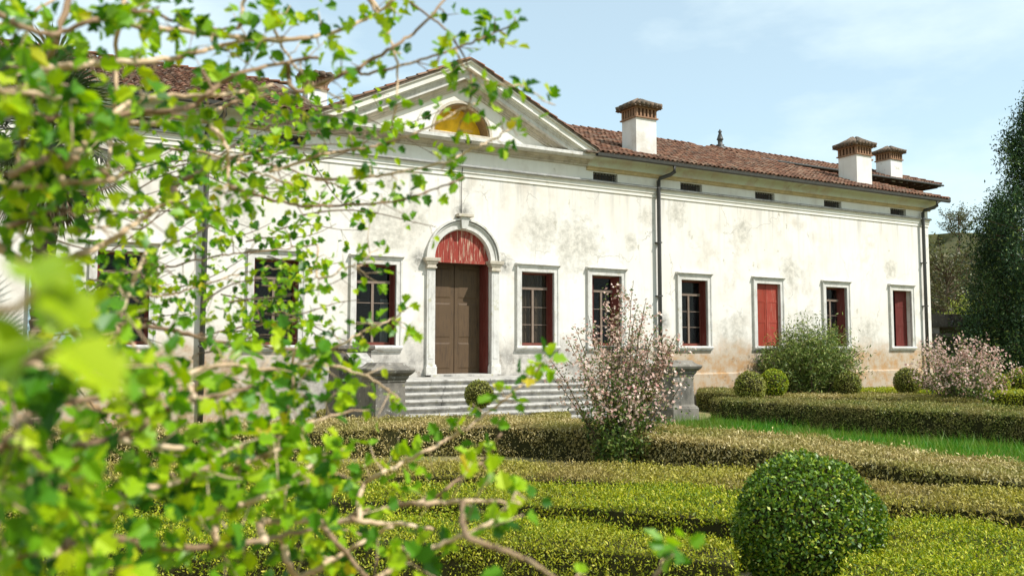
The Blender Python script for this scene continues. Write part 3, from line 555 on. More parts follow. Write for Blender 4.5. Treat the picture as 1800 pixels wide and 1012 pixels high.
# ---- chimneys
def chimney(x, y, w, zb, zs, zt, dpt):
    b = MB(); b.box(x, x+w, y, y+dpt, zb, zs); b.box(x-.012, x+w+.012, y-.012, y+dpt+.012, zb, zb+.16); sh = b.build('chimney', M['plaster_chim'], villa)
    h = (zt-zs); z1 = zs+.05; z2 = zs+.34
    b = MB(); b.box(x-.06, x+w+.06, y-.06, y+dpt+.06, zs+.001, z1); b.box(x-.05, x+w+.05, y-.05, y+dpt+.05, z2, z2+.05); b.build('chimney_band', M['brick'], sh)
    BOX('flue', M['void'], sh, x+.16, x+w-.16, y+.16, y+dpt-.16, z1, z2)
    bm_ = None
    for side in range(4):
        L_ = w if side % 2 == 0 else dpt; n = 6
        for i in range(n):
            q = i*(L_-.09)/(n-1)
            bx = [(x+q, y-.03), (x+w-.06, y+q), (x+q, y+dpt-.06), (x-.03, y+q)][side]
            if bm_ is None or side in (0, 1) and i == 0 and side == 0:
                m = MB(); m.box(0, .08, 0, .08, 0, z2-z1); bm_ = m.mesh('vent_brick', M['brick'])
            o = bpy.data.objects.new('vent_brick', bm_); col.objects.link(o); o.parent = sh; o.location = (bx[0], bx[1], z1)
    cx, cy = x+w/2, y+dpt/2; b = MB(); zc = z2+.05; ow, od = w/2+.17, dpt/2+.17
    b.loft([[(cx-ow, cy-od, zc), (cx+ow, cy-od, zc), (cx+ow, cy+od, zc), (cx-ow, cy+od, zc)], [(cx-ow, cy-od, zc+.04), (cx+ow, cy-od, zc+.04), (cx+ow, cy+od, zc+.04), (cx-ow, cy+od, zc+.04)], [(cx-.14, cy-.08, zt-.05), (cx+.14, cy-.08, zt-.05), (cx+.14, cy+.08, zt-.05), (cx-.14, cy+.08, zt-.05)]])
    cap = b.build('chimney_cap', M['oldtile'], sh)
    rise = (zt-.05-zc)/math.hypot(ow, .001); tl = MB()
    for side in range(4):
        half = ow if side % 2 == 0 else od; run = (od if side % 2 == 0 else ow)
        n = max(4, int(2*half/.2))
        for i in range(n):
            u = -half+(i+.5)*2*half/n; le = run*(1-abs(u)/half*.85)
            pts = []
            for s_ in (0, 1):
                dd = -run-.05+s_*(le+.02); zz = zc+.05+(zt-.05-zc)*(1-(abs(dd)/run if abs(dd) < run else 1))+.02; uu = u*(1-.75*s_*(le/run))
                pts.append({0: (cx+uu, cy+dd, zz), 2: (cx-uu, cy-dd, zz), 1: (cx-dd, cy+uu, zz), 3: (cx+dd, cy-uu, zz)}[side])
            m = MB(); m.tube(pts, .095, .07, 7); m.build('cap_tile', M['oldtile'], sh, smooth=True)
    return sh
chimney(7.10, .30, .92, 9.0, 10.60, 11.40, .85); chimney(18.84, .30, .95, 9.0, 10.56, 11.46, .95); chimney(27.3, 4.95, .92, 11.0, 12.18, 13.0, .9); chimney(-4.12, 3.0, .64, 9.0, 10.72, 11.35, .64)
b = MB(); b.box(25.1, 25.9, 5.1, 5.8, 11.2, 11.95); b.box(25.0, 26.0, 5.0, 5.9, 11.95, 12.03); stub = b.build('brick_stack', M['brick'], villa)

# ------------------------------------------------------------------ staircase, newels, pedestals
st = thing('stone_staircase', 'wide worn stone staircase rising to the villa door', 'staircase', (0, -3.6, .1))
def local(o, root): o.parent = root; o.matrix_parent_inverse = Matrix.Translation(root.location).inverted(); return o
SX, NST, ZT = 3.92, 8, 1.40
rise = (ZT-.10)/NST; run = .335; yl = -2.25
for i in range(NST):
    zt = ZT-i*rise; yf = yl-i*run; cuts = [-SX]+[-SX+2*SX*(q+random.uniform(-.13, .13))/4 for q in (1, 2, 3)]+[SX]; par = None
    yb_ = -.08 if i == 0 else yf+run+.06
    for q in range(4):
        b = MB(); jy, jz = random.gauss(0, .007), random.gauss(0, .0035)
        b.sweepx([(yb_, zt-rise-.02), (yf+jy, zt-rise-.02), (yf+jy, zt-.085), (yf-.06+jy, zt-.07), (yf-.08+jy, zt-.035+jz), (yf-.068+jy, zt+jz), (yb_, zt+jz)], cuts[q]+.004, cuts[q+1]-.004)
        if par is None: par = local(b.build('landing' if i == 0 else 'step', M['stone'], None, bevel=.009), st)
        else: local(b.build('step_stone', M['stone'], None, bevel=.009), st)
for sg, w1, w2 in ((-1, 'left', 'stairs'), (1, 'right', 'stairs')):
    cx = sg*4.40; side = 'below the left window' if sg < 0 else 'behind the pink bush'
    nw = MB(); nw.stack(cx, -2.5, [(.05, .50), (.5, .49), (1.7, .43), (2.2, .42), (2.215, .46), (2.25, .50), (2.33, .50), (2.345, .47)])
    o = nw.build('stair_newel', M['newel'], None, bevel=.01)
    tag(o, 'tapered grey stone newel with arched niche '+('left of the stone stairs' if sg < 0 else 'right of the stairs behind the pink bush'), 'stone pillar', 'stone newels at the top of the stairs')
    a = MB(); rings = [(cx-.16, .35)]+[(cx-.16, .85)]+[(cx-.16*math.cos(t), .85+.22*math.sin(t)) for t in np.linspace(0, math.pi, 9)][1:-1]+[(cx+.16, .85), (cx+.16, .35)]
    a.loft([[(x-.08, -3.012+.055*(z-.05)/1.6*0+.0, z) for x, z in rings], [(x-.08, -2.8, z) for x, z in rings]]); a.build('niche', M['void'], o)
    pd = MB(); py = -4.95; px_ = sg*4.36
    pd.stack(px_, py, [(.0, .47), (.60, .46), (.615, .435), (.64, .44), (.66, .40), (.70, .375), (1.48, .36), (1.49, .385), (1.54, .385), (1.55, .41), (1.60, .43), (1.63, .43), (1.64, .46), (1.70, .52), (1.765, .55), (1.80, .53), (1.83, .44), (1.86, .40), (1.93, .34)])
    o = pd.build('stone_pedestal', M['pedestal'], None, bevel=.012)
    tag(o, 'moulded grey stone pedestal at the '+('left foot of the stairs half hidden by leaves' if sg < 0 else 'right foot of the stairs beside green grass'), 'pedestal', 'pedestals at the foot of the stairs')
    ck = MB(); ck.loft([[(cx-.2, y_, z_) for y_, z_ in ((-3.0, .0), (-4.56, .0), (-4.56, 1.45), (-3.0, 2.05))], [(cx+.2, y_, z_) for y_, z_ in ((-3.0, .0), (-4.56, .0), (-4.56, 1.45), (-3.0, 2.05))]])
    o = ck.build('cheek_wall', M['pedestal'], None)
    tag(o, 'sloping stone cheek wall on the '+('left side of the stairs, between newel and pedestal' if sg < 0 else 'right side of the stairs, between newel and pedestal'), 'stair wall', 'cheek walls of the stairs')
    c2 = MB(); c2.loft([[(cx-.27, y_, z_) for y_, z_ in ((-2.98, 2.055), (-4.55, 1.455), (-4.55, 1.54), (-2.98, 2.15))], [(cx+.27, y_, z_) for y_, z_ in ((-2.98, 2.055), (-4.55, 1.455), (-4.55, 1.54), (-2.98, 2.15))]]); c2.build('coping', M['stone'], o)

# ------------------------------------------------------------------ hedges
def smoothline(pts, n):
    pts = np.array(pts, float); d = np.r_[0, np.cumsum(np.linalg.norm(np.diff(pts, axis=0), axis=1))]; t = np.linspace(0, d[-1], n)
    q = np.stack([np.interp(t, d, pts[:, k]) for k in range(pts.shape[1])], 1)
    for _ in range(2): q[1:-1] = (q[:-2]+2*q[1:-1]+q[2:])/4
    return q
def hedge(label, rear, front, zt, mat, leaf, cover=2.4, face_cover=2.0, group='clipped box hedges of the parterre', zpix=None, rough=.03):
    """clipped hedge between two plan lines (given as photo points on its top), with a twiggy core and a skin of small leaves"""
    Rr = smoothline([onz(x, y, zt)[:2] for x, y in rear], 40); Ff = smoothline([onz(x, y, zt)[:2] for x, y in front], 40)
    h = thing('box_hedge', label, 'hedge', (*((Rr+Ff)/2).mean(0), 0), group)
    ins = .05; mid = (Rr+Ff)/2; R2 = mid+(Rr-mid)*.94; F2 = mid+(Ff-mid)*.94
    b = MB(); b.loft([[(R2[i, 0], R2[i, 1], -.05), (R2[i, 0], R2[i, 1], zt-ins), (F2[i, 0], F2[i, 1], zt-ins), (F2[i, 0], F2[i, 1], -.05)] for i in range(40)])
    local(b.build('twigs', M['core'], None), h)
    def samp(A, B, n):
        seg = np.linalg.norm(np.diff((A+B)/2, axis=0), axis=1)*((np.linalg.norm(A-B, axis=1)[1:]+np.linalg.norm(A-B, axis=1)[:-1])/2+.02); cdf = np.cumsum(seg)/seg.sum()
        i = np.searchsorted(cdf, rng.random(n)).clip(0, 38); u = rng.random(n)[:, None]; v = rng.random(n)[:, None]
        a_ = A[i]*(1-u)+A[i+1]*u; b_ = B[i]*(1-u)+B[i+1]*u; return a_*(1-v)+b_*v, v[:, 0], seg.sum()
    la = leaf*leaf*.45*.5
    _, _, area = samp(Rr, Ff, 2); n = int(area*cover/la*.5)
    P, v, _ = samp(Rr, Ff, n); edge = np.minimum(v, 1-v)*np.linalg.norm(Rr-Ff, axis=1).mean()
    rd = .09; drop = np.where(edge < rd, rd-np.sqrt(np.maximum(rd*rd-(rd-edge)**2, 0)), 0)
    z = zt-drop+rough*wob(P[:, 0], P[:, 1], 1.6)+rng.normal(0, .028, n); pts = [np.c_[P, z]]; nrm = [np.tile([0, 0, 1.0], (n, 1))]
    for line, other in ((Ff, Rr), (Rr, Ff)):
        seg = np.linalg.norm(np.diff(line, axis=0), axis=1); n = int(seg.sum()*zt*face_cover/la*.5*(1 if line is Ff else .4))
        i = np.searchsorted(np.cumsum(seg)/seg.sum(), rng.random(n)).clip(0, 38); u = rng.random(n)[:, None]; P = line[i]*(1-u)+line[i+1]*u
        out = norm(line[i]-other[i]); zz = zt*(1-rng.random(n)**1.15); P = P+out*(rough*wob(P[:, 0]*1.2, P[:, 1]+zz*2, 2.0)+rng.normal(0, .022, n)-.04*(zz > zt-.07))[:, None]
        pts.append(np.c_[P, zz]); nrm.append(np.c_[out, np.full(n, .35)])
    for e in (0, 39):
        n = int(np.linalg.norm(Rr[e]-Ff[e])*zt*face_cover/la*.5); v = rng.random(n)[:, None]; P = Rr[e]*(1-v)+Ff[e]*v; dd = (Rr[e]-Rr[1 if e == 0 else 38]); dd /= np.linalg.norm(dd)
        pts.append(np.c_[P+dd*rng.normal(.01, .025, n)[:, None], zt*(1-rng.random(n))]); nrm.append(np.tile([*dd, .3], (n, 1)))
    pts = np.concatenate(pts); nrm = np.concatenate(nrm); gap = wob(pts[:, 0]*2.6+pts[:, 2]*3, pts[:, 1]*2.6-pts[:, 2]*2, 1.0, 2.0)+.5*wob(pts[:, 0]*7, pts[:, 1]*7+pts[:, 2]*9, 1.0, .7)
    keep = rng.random(len(pts)) > np.clip((gap-.25)*1.5, 0, .82); pts = pts[keep]; nrm = nrm[keep]; pts += nrm*(.018*wob(pts[:, 0]*.7, pts[:, 1]*.7, 1.0, 4.0))[:, None]*(rough/.03)
    pts[:, 2] += gz(pts[:, 0], pts[:, 1])*(1-pts[:, 2]/zt)
    # a few stray shoots above the clipped skin
    ns = len(pts)//22; idx = rng.integers(0, len(pts), ns); st_ = pts[idx]+nrm[idx]*rng.uniform(.01, .09, ns)[:, None]; pts = np.r_[pts, st_]; nrm = np.r_[nrm, nrm[idx]]
    local(leaves('leaves', pts, nrm, np.full(len(pts), leaf), mat, None, .36, .55, along=np.tile([0, 0, .8], (len(pts), 1))+nrm*.7), h)
    return h
hedge('long dry beige box hedge running behind the near hedges and the pink bush', [(-60, 752), (300, 746), (700, 733), (900, 728), (1040, 738), (1240, 755), (1400, 765), (1600, 790), (1830, 820)],
      [(-60, 772), (300, 764), (700, 750), (900, 748), (1040, 756), (1150, 768), (1300, 785), (1560, 814), (1830, 850)], .66, M['hedge_tan'], .058, rough=.045)
hedge('low olive box hedge between the beige hedge and the yellow green hedge', [(-60, 822), (300, 814), (700, 811), (860, 811), (1000, 812), (1280, 824), (1560, 848), (1850, 869)], [(-60, 848), (300, 838), (700, 833), (860, 836), (1000, 841), (1280, 852), (1560, 880), (1850, 902)], .55, M['hedge_mid'], .046, rough=.045)
hedge('bright yellow green box hedge ending beside the large topiary ball', [(120, 858), (420, 852), (700, 850), (860, 849), (1000, 849), (1180, 855), (1310, 865)], [(120, 886), (420, 880), (700, 876), (860, 879), (1000, 886), (1180, 900), (1310, 915)], .52, M['hedge_near'], .040, rough=.045)
hedge('nearest green box hedge with a dark shaded face at the bottom of the view', [(-40, 915), (540, 900), (760, 902), (900, 906), (1100, 930), (1290, 950)], [(-40, 965), (540, 946), (760, 948), (900, 955), (1100, 967), (1290, 985)], .50, M['hedge_near'], .034, rough=.05)
hedge('broad flat olive hedge to the right of the large topiary ball', [(1500, 906), (1620, 911), (1720, 921), (1850, 939)], [(1480, 1020), (1600, 1050), (1720, 1075), (1850, 1100)], .50, M['hedge_near'], .034, rough=.05)
hedge('low tan hedge just in front of the lower stone steps', [(560, 716), (700, 720), (800, 718), (900, 716), (1000, 724)], [(560, 724), (700, 729), (800, 727), (900, 725), (1000, 733)], .50, M['hedge_tan'], .055)
hedge('tall clipped dark green hedge behind the bright grass strip', [(1262, 700), (1400, 702), (1560, 706), (1700, 710), (1900, 722)], [(1250, 702), (1400, 709), (1500, 715), (1700, 724), (1900, 737)], .80, M['hedge_far'], .055, face_cover=2.6)
hedge('short dark hedge beside the right stone pedestal', [(1228, 682), (1262, 682), (1300, 684)], [(1228, 688), (1262, 690), (1300, 694)], .80, M['hedge_far'], .06)
hedge('thin pale hedge strip behind the tall clipped hedge', [(1330, 692), (1480, 690), (1620, 693), (1720, 697)], [(1330, 697), (1480, 696), (1620, 700), (1720, 704)], .66, M['hedge_tan'], .07, rough=.02)
hedge('thin green hedge along the foot of the villa wall', [(1360, 683), (1500, 681), (1650, 682), (1830, 686)], [(1360, 688), (1500, 687), (1650, 688), (1830, 692)], .66, M['hedge_near'], .08, rough=.02)

# ------------------------------------------------------------------ topiary balls
def ball(label, x, y, d, r, mat, leaf, n, rz=1.0, stem=False, hole=0, irregular=.05):
    c = pix(x, y, d); h = thing('topiary_ball', label, 'topiary', (c[0], c[1], 0), 'clipped topiary balls')
    D = norm(rng.normal(size=(n, 3))); rr_ = r*(1+irregular*wob(D[:, 0]*3, D[:, 1]*3+D[:, 2]*2.2, 1.1)+rng.normal(0, .022, n)-np.abs(rng.normal(0, .035, n)))
    P = D*rr_[:, None]*np.array([1, 1, rz])+c; keep = P[:, 2] > .02; P = P[keep]; D = D[keep]
    b = MB(); b.lathe(c[0], c[1], [(max(.02, c[2]-r*rz*.9*math.cos(t)), r*.88*math.sin(t)+.005) for t in np.linspace(0.05, math.pi-.05, 10)], 16)
    local(b.build('twigs', M['core'], None, smooth=True), h)
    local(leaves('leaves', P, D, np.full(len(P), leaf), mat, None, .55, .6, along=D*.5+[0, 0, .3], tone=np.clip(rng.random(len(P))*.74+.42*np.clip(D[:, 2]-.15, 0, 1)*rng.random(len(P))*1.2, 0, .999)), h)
    b = MB(); b.tube([(c[0], c[1], -.05), (c[0]+.02, c[1], max(.1, c[2]-r*rz*.5))], .04); local(b.build('stem', M['darkbark'], None), h)
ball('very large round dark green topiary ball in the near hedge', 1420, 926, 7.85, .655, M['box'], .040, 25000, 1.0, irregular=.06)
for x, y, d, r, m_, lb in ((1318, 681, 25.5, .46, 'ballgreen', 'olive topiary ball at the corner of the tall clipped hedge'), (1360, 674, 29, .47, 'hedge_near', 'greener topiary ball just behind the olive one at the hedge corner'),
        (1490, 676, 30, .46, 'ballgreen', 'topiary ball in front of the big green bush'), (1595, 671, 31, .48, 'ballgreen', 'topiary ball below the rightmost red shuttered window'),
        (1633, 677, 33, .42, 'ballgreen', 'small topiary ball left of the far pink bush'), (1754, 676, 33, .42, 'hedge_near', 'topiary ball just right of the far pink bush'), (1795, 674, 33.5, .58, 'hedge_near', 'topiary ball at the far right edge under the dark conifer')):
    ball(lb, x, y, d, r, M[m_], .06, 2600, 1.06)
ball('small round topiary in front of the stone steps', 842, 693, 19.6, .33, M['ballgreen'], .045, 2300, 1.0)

# ------------------------------------------------------------------ shrubs and trees
def fan_shrub(name, label, cat, base, H, W, nst, leafset, spread_low=.12, lean=0.0, bark='darkbark', group=None, top_jit=.25, droop=.0):
    """stems fanning up from one foot; leafset: (part, material, leaves per metre, size, from, to, aspect)"""
    b0 = np.array(base, float); h = thing(name, label, cat, tuple(b0), group); tb = MB(); P_, T_ = [], []
    for i in range(nst):
        a_ = rng.uniform(0, 2*math.pi); rad = W/2*math.sqrt(rng.uniform(.02, 1)); hh = H*(1-.42*(rad/(W/2))**2)*rng.uniform(1-top_jit, 1.0)
        tip = b0+[rad*math.cos(a_), rad*math.sin(a_), hh]; foot = b0+[spread_low*rad*math.cos(a_), spread_low*rad*math.sin(a_), -.05]
        t = np.linspace(0, 1, 9)[:, None]; ctrl = foot+(tip-foot)*[.32, .32, .55]
        c_ = (1-t)**2*foot+2*t*(1-t)*ctrl+t*t*tip; c_[:, 2] -= droop*H*(t[:, 0]**3); c_ += rng.normal(0, .018*H/3, c_.shape)*t
        tb.tube(c_, .020*H/3, .005, 4)
        for s_ in range(4):                                     # side twigs
            k_ = rng.integers(3, 8); d_ = norm(rng.normal(size=(1, 3))+[[0, 0, .7]])[0]; q = np.stack([c_[k_]+d_*H*.13*u_ for u_ in np.linspace(0, 1, 4)]); tb.tube(q, .005*H/3, .002, 3); P_.append(np.repeat(q[1:], 3, 0)); T_.append(np.full((9, 1), k_/8+.08))
        tt = np.linspace(0, 1, 60)[:, None]; cc = np.stack([np.interp(tt[:, 0], t[:, 0], c_[:, k_]) for k_ in range(3)], 1); P_.append(cc); T_.append(tt)
    local(tb.build('stems', M[bark], None), h)
    P_ = np.concatenate(P_); T_ = np.concatenate(T_)[:, 0]
    for part, mt, cnt, size, lo, hi, asp, jit in leafset:
        w = np.clip((T_-lo)/.12, 0, 1)*np.clip((hi-T_)/.12, 0, 1)+1e-6; idx = rng.choice(len(P_), cnt, p=w/w.sum())
        p = P_[idx]+rng.normal(0, jit, (cnt, 3)); out = norm(p-(b0+[0, 0, H*.3])); local(leaves(part, p, out+[0, 0, .3], np.full(cnt, size), M[mt], None, asp, .5), h)
    return h
def foot(x, y, d): p = pix(x, y, d); return (p[0], p[1], float(gz(p[0], p[1])))
fan_shrub('pink_flowering_bush', 'tall pink flowering bush in front of the stone steps', 'bush', foot(1088, 780, 16.2), 3.75, 2.7, 40,
          (('leaves', 'shrub', 5200, .075, .0, .62, .5, .07), ('leaves', 'shrub', 2900, .062, .45, 1.1, .45, .05), ('blossoms', 'pink', 3700, .068, .42, 1.15, .75, .05)), .16, top_jit=.38)
g_ = fan_shrub('leafy_undergrowth', 'dark glossy leaves growing around the foot of the near pink bush', 'bush', foot(1092, 780, 15.9), 1.05, 1.4, 34, (('leaves', 'shrub', 3200, .08, .05, 1.1, .55, .07),), .3)
fan_shrub('pink_flowering_bush', 'spreading pink flowering bush behind the tall hedge at right', 'bush', foot(1697, 720, 27.5), 2.9, 3.5, 60,
          (('leaves', 'shrub', 4200, .085, .05, .75, .5, .09), ('leaves', 'shrub', 2400, .08, .5, 1.1, .5, .10), ('blossoms', 'palepink', 3000, .085, .5, 1.12, .75, .08)), .16)
fan_shrub('green_bush', 'big loose green bush against the villa wall under the closed red shutters', 'bush', foot(1428, 700, 31.5), 3.7, 4.0, 110, (('leaves', 'laurel', 24000, .15, .08, 1.12, .22, .16),), .35, top_jit=.35, droop=.06)
# conifers at the right edge
def conifer(label, x, d, ztop, rad, nclump, name='conifer_tree', per=70, size=.17, lowz=.4):
    p = pix(x, 600, d); h = thing(name, label, 'tree', (p[0], p[1], 0)); b = MB()
    b.tube([(p[0], p[1], -.2), (p[0], p[1], ztop*.5), (p[0]+.1, p[1], ztop*.95)], .28, .04, 8)
    C_ = []
    for i in range(nclump):
        a_i = rng.uniform(0, 6.283); u = rng.random()**1.15; z = lowz+(ztop-lowz)*u; r_ = rad*(1-u**2.3)**.75*(.55+.45*math.sin(9*u+3)**2)*math.sqrt(rng.uniform(.2, 1.25))*(1+.30*math.sin(a_i*3+u*7)+.16*math.sin(a_i*7-u*19)); a_ = a_i
        c_ = np.array([p[0]+r_*math.cos(a_), p[1]+r_*math.sin(a_), z+rng.normal(0, .25)]); C_.append(c_)
        if i % 6 == 0: b.tube([(p[0], p[1], max(.3, c_[2]-.8)), tuple(c_)], .05, .012, 4)
    local(b.build('trunk', M['darkbark'], None), h); C_ = np.array(C_); n = nclump*per; idx = np.repeat(np.arange(nclump), per); sg = .17+.09*rng.random(nclump)
    q = C_[idx]+rng.normal(size=(n, 3))*sg[idx][:, None]*[1, 1, 2.1]; tn = np.clip(rng.random(n)*.45+rng.random(nclump)[idx]*.6, 0, 1)
    local(leaves('crown', q, norm(q-[p[0], p[1], ztop*.4])+[0, 0, .3], np.full(n, size), M['conifer'], None, .38, .5, along=np.tile([0, 0, .8], (n, 1)), tone=tn*.98), h)
conifer('tall dark conifer filling the right edge of the view', 1832, 42, 14.2, 3.3, 760)
conifer('lower dark conifer just left of the tall one', 1768, 45, 9.9, 2.4, 480)
# woodland on the hill
def clumps(C_, rad, per, size, mt, name, parent=None, flat_=.8):
    n = len(C_)*per; idx = np.repeat(np.arange(len(C_)), per); D = norm(rng.normal(size=(n, 3))); q = C_[idx]+D*(rad[idx]*rng.uniform(.45, 1.05, n))[:, None]*[1, 1, flat_]
    tn = np.clip(rng.random(n)*.5+rng.random(len(C_))[idx]*.5, 0, .99); return leaves(name, q, D+[0, 0, .3], np.full(n, size), mt, parent, .6, .6, tone=tn)
C_ = []
for i in range(620):
    x_ = rng.uniform(1560, 1840); d_ = rng.uniform(62, 112); p = pix(x_, 600, d_); rr_ = math.hypot((p[0]-hx)/1.5, p[1]-hy)/hr
    z_ = 19.5*(.5+.5*math.cos(math.pi*min(rr_, 1)))-.3; C_.append((p[0], p[1], max(z_, 0)+rng.uniform(.4, 2.2)))
C_ = np.array(C_); tag(clumps(C_, rng.uniform(1.0, 2.4, len(C_)), 70, .5, M['wood_far'], 'woodland'), 'brown green woodland covering the hill behind the villa', kind='stuff')
def small_tree(label, x, d, z0, H, W, mt, nl, size, sparse=True):
    p = pix(x, 600, d); h = thing('deciduous_tree', label, 'tree', (p[0], p[1], z0)); b = MB(); b.tube([(p[0], p[1], z0-.3), (p[0]+.1, p[1], z0+H*.4), (p[0], p[1], z0+H*.75)], H*.022, H*.008, 6); ends = []
    for i in range(46):
        k_ = rng.uniform(.28, .75); a_ = rng.uniform(0, 6.283); l_ = W/2*rng.uniform(.5, 1.05)*(1-.5*abs(k_-.45)); q0 = np.array([p[0], p[1], z0+H*k_]); q1 = q0+[l_*math.cos(a_), l_*math.sin(a_), H*rng.uniform(.12, .30)]
        b.tube([q0, (q0+q1)/2+[0, 0, -.03*H], q1], H*.006, H*.002, 4); ends += [q0+(q1-q0)*u_ for u_ in np.linspace(.4, 1, 6)]
    local(b.build('trunk', M['darkbark'], None), h); ends = np.array(ends); idx = rng.integers(0, len(ends), nl); q = ends[idx]+rng.normal(0, W*.045, (nl, 3)); local(leaves('crown', q, norm(rng.normal(size=(nl, 3))), np.full(nl, size), M[mt], None, .6, .3), h)
small_tree('thin pale tree standing alone on the hilltop', 1692, 100, 13.6, 5.6, 4.6, 'wood_far', 2200, .20)
small_tree('bare brown tree growing behind the right corner of the villa', 1668, 62, 1.0, 9.5, 7, 'wood_far', 2600, .24)
fan_shrub('yellow_green_shrub', 'rounded yellow green shrub above the old garden wall at right', 'shrub', (*pix(1712, 560, 52)[:2], 1.6), 4.2, 3.8, 60, (('leaves', 'yellowgreen', 7000, .16, .1, 1.15, .5, .25),), .3)
# ruined garden shed
p = pix(1692, 600, 47); ex = rt/np.linalg.norm(rt); ey = np.array([fw[0], fw[1], 0]); ey /= np.linalg.norm(ey)
shed = thing('garden_shed', 'old dark garden shed with pale stone post beside the conifers', 'shed', (p[0], p[1], 0))
def sbox(name, m, u0, u1, v0, v1, z0, z1):
    b = MB(); b.loft([[(p[0]+ex[0]*u+ey[0]*v, p[1]+ex[1]*u+ey[1]*v, z) for u, v in ((u0, v0), (u1, v0), (u1, v1), (u0, v1))] for z in (z0, z1)]); return local(b.build(name, m, None), shed)
sbox('back_wall', M['pedestal'], -1.7, 1.9, 2.0, 2.3, -.2, 3.7); sbox('lintel', M['newel'], -1.8, 2.0, -.3, 2.4, 3.45, 4.15); sbox('post', M['stone'], 1.15, 1.65, -.1, .35, -.2, 3.45); sbox('post', M['stone'], -1.7, -1.3, -.1, .3, -.2, 3.45); sbox('beam', M['pedestal'], -1.9, 1.1, -.55, -.32, 2.9, 3.1)

# blue sheet over a bluish wall area and fan palm at left, behind the leaves
p0 = (-11.75, -10.62)
BOXp = BOX('bluish_wall_area', M['paleblue'], None, p0[0], p0[1], -.14, -.10, 1.385, 4.25); tag(BOXp, 'pale blue area against the white wall beside the leftmost window', 'panel')
b = MB(); b.box(p0[0], p0[1], -.10, -.075, 1.39, 1.5); b.box(p0[0], p0[1], -.10, -.075, 4.1, 4.22); b.build('batten', M['bar'], BOXp)
pp = pix(72, 600, 17.5); palm = thing('fan_palm', 'fan palm with spiky fronds standing at the far left behind the shrub', 'palm', (pp[0], pp[1], 0))
b = MB(); prof = [(-.1, .24)]
for i in range(29): prof += [(i*.22, .20), (i*.22+.18, .235)]
b.lathe(pp[0], pp[1], prof, 10); local(b.build('trunk', M['darkbark'], None), palm)
top = np.array([pp[0], pp[1], 6.8])
for i in range(96):
    a_ = i*2.4; el = R(78-150*(i/70)**.9) if i < 70 else R(rng.uniform(-84, -62)); d_ = np.array([math.cos(a_)*math.cos(el), math.sin(a_)*math.cos(el), math.sin(el)]); L_ = rng.uniform(.75, 1.4)
    hub = top+d_*L_; b = MB(); b.tube([top-[0, 0, .3], top+d_*L_*.5+[0, 0, .06], hub], .02, .012, 4)
    side = np.cross(d_, [0, 0, 1.0]); side /= np.linalg.norm(side)+1e-6; nn = np.cross(side, d_)
    for k_ in range(22):
        f_ = R(-115+230*k_/21); dr = d_*math.cos(f_)+side*math.sin(f_); l_ = .92*(.75+.25*math.cos(f_)); pw = np.cross(dr, nn)*.034
        tip = hub+dr*l_-np.array([0, 0, .12*l_]); m_ = hub+dr*l_*.55
        b.add([hub, m_+pw+nn*.01, tip, m_-pw+nn*.01], [(0, 1, 2, 3)])
    local(b.build('frond' if i < 70 else 'dead_frond', M['palm' if i < 70 else 'darkbark'], None), palm)
# bright grass strip
q = smoothline([onz(1190, 752, .12)[:2], onz(1260, 748, .12)[:2], onz(1420, 757, .08)[:2], onz(1620, 776, .03)[:2], onz(1900, 812, 0)[:2]], 30)
b = MB(); b.loft([[(x, y, float(gz(x, y))+.006), (x-5.2*.874, y-5.2*.486+1.0, float(gz(x-4.5, y-1.5))+.006), (x-5.2*.874, y-5.2*.486+1.0, float(gz(x-4.5, y-1.5))-.1), (x, y, float(gz(x, y))-.1)] for x, y in q])
tag(b.build('lawn', M['turf'], None), 'strip of turf along the tall hedge', kind='structure')
n = 60000; i = rng.integers(0, 29, n); u = rng.random(n); v = rng.random(n)**1.7
bx = q[i, 0]*(1-u)+q[i+1, 0]*u+.25-v*4.6; by = q[i, 1]*(1-u)+q[i+1, 1]*u+.1-v*1.5; bz = gz(bx, by); hgt = rng.uniform(.09, .26, n)*(1+.8*(rng.random(n) > .93)); az = rng.uniform(0, 6.283, n); w = .011
dx, dy = np.cos(az), np.sin(az); ln = rng.normal(0, .35, (n, 2))*hgt[:, None]
V = np.stack([np.c_[bx-dx*w, by-dy*w, bz], np.c_[bx+dx*w, by+dy*w, bz], np.c_[bx+ln[:, 0], by+ln[:, 1], bz+hgt]], 1).reshape(-1, 3)
tag(npmesh('grass', V, np.arange(3*n).reshape(n, 3), M['grassblade'], None, rng.random(n)), 'bright green grass growing along the foot of the tall hedge', 'grass', kind='stuff')
# ------------------------------------------------------------------ shrub close to the viewer on the left
shrub = thing('leafy_shrub', 'leafy lobed shrub with tan branches close to the viewer, filling the left of the view', 'shrub', (*(pix(-380, 900, 1.5)[:2]), 0))
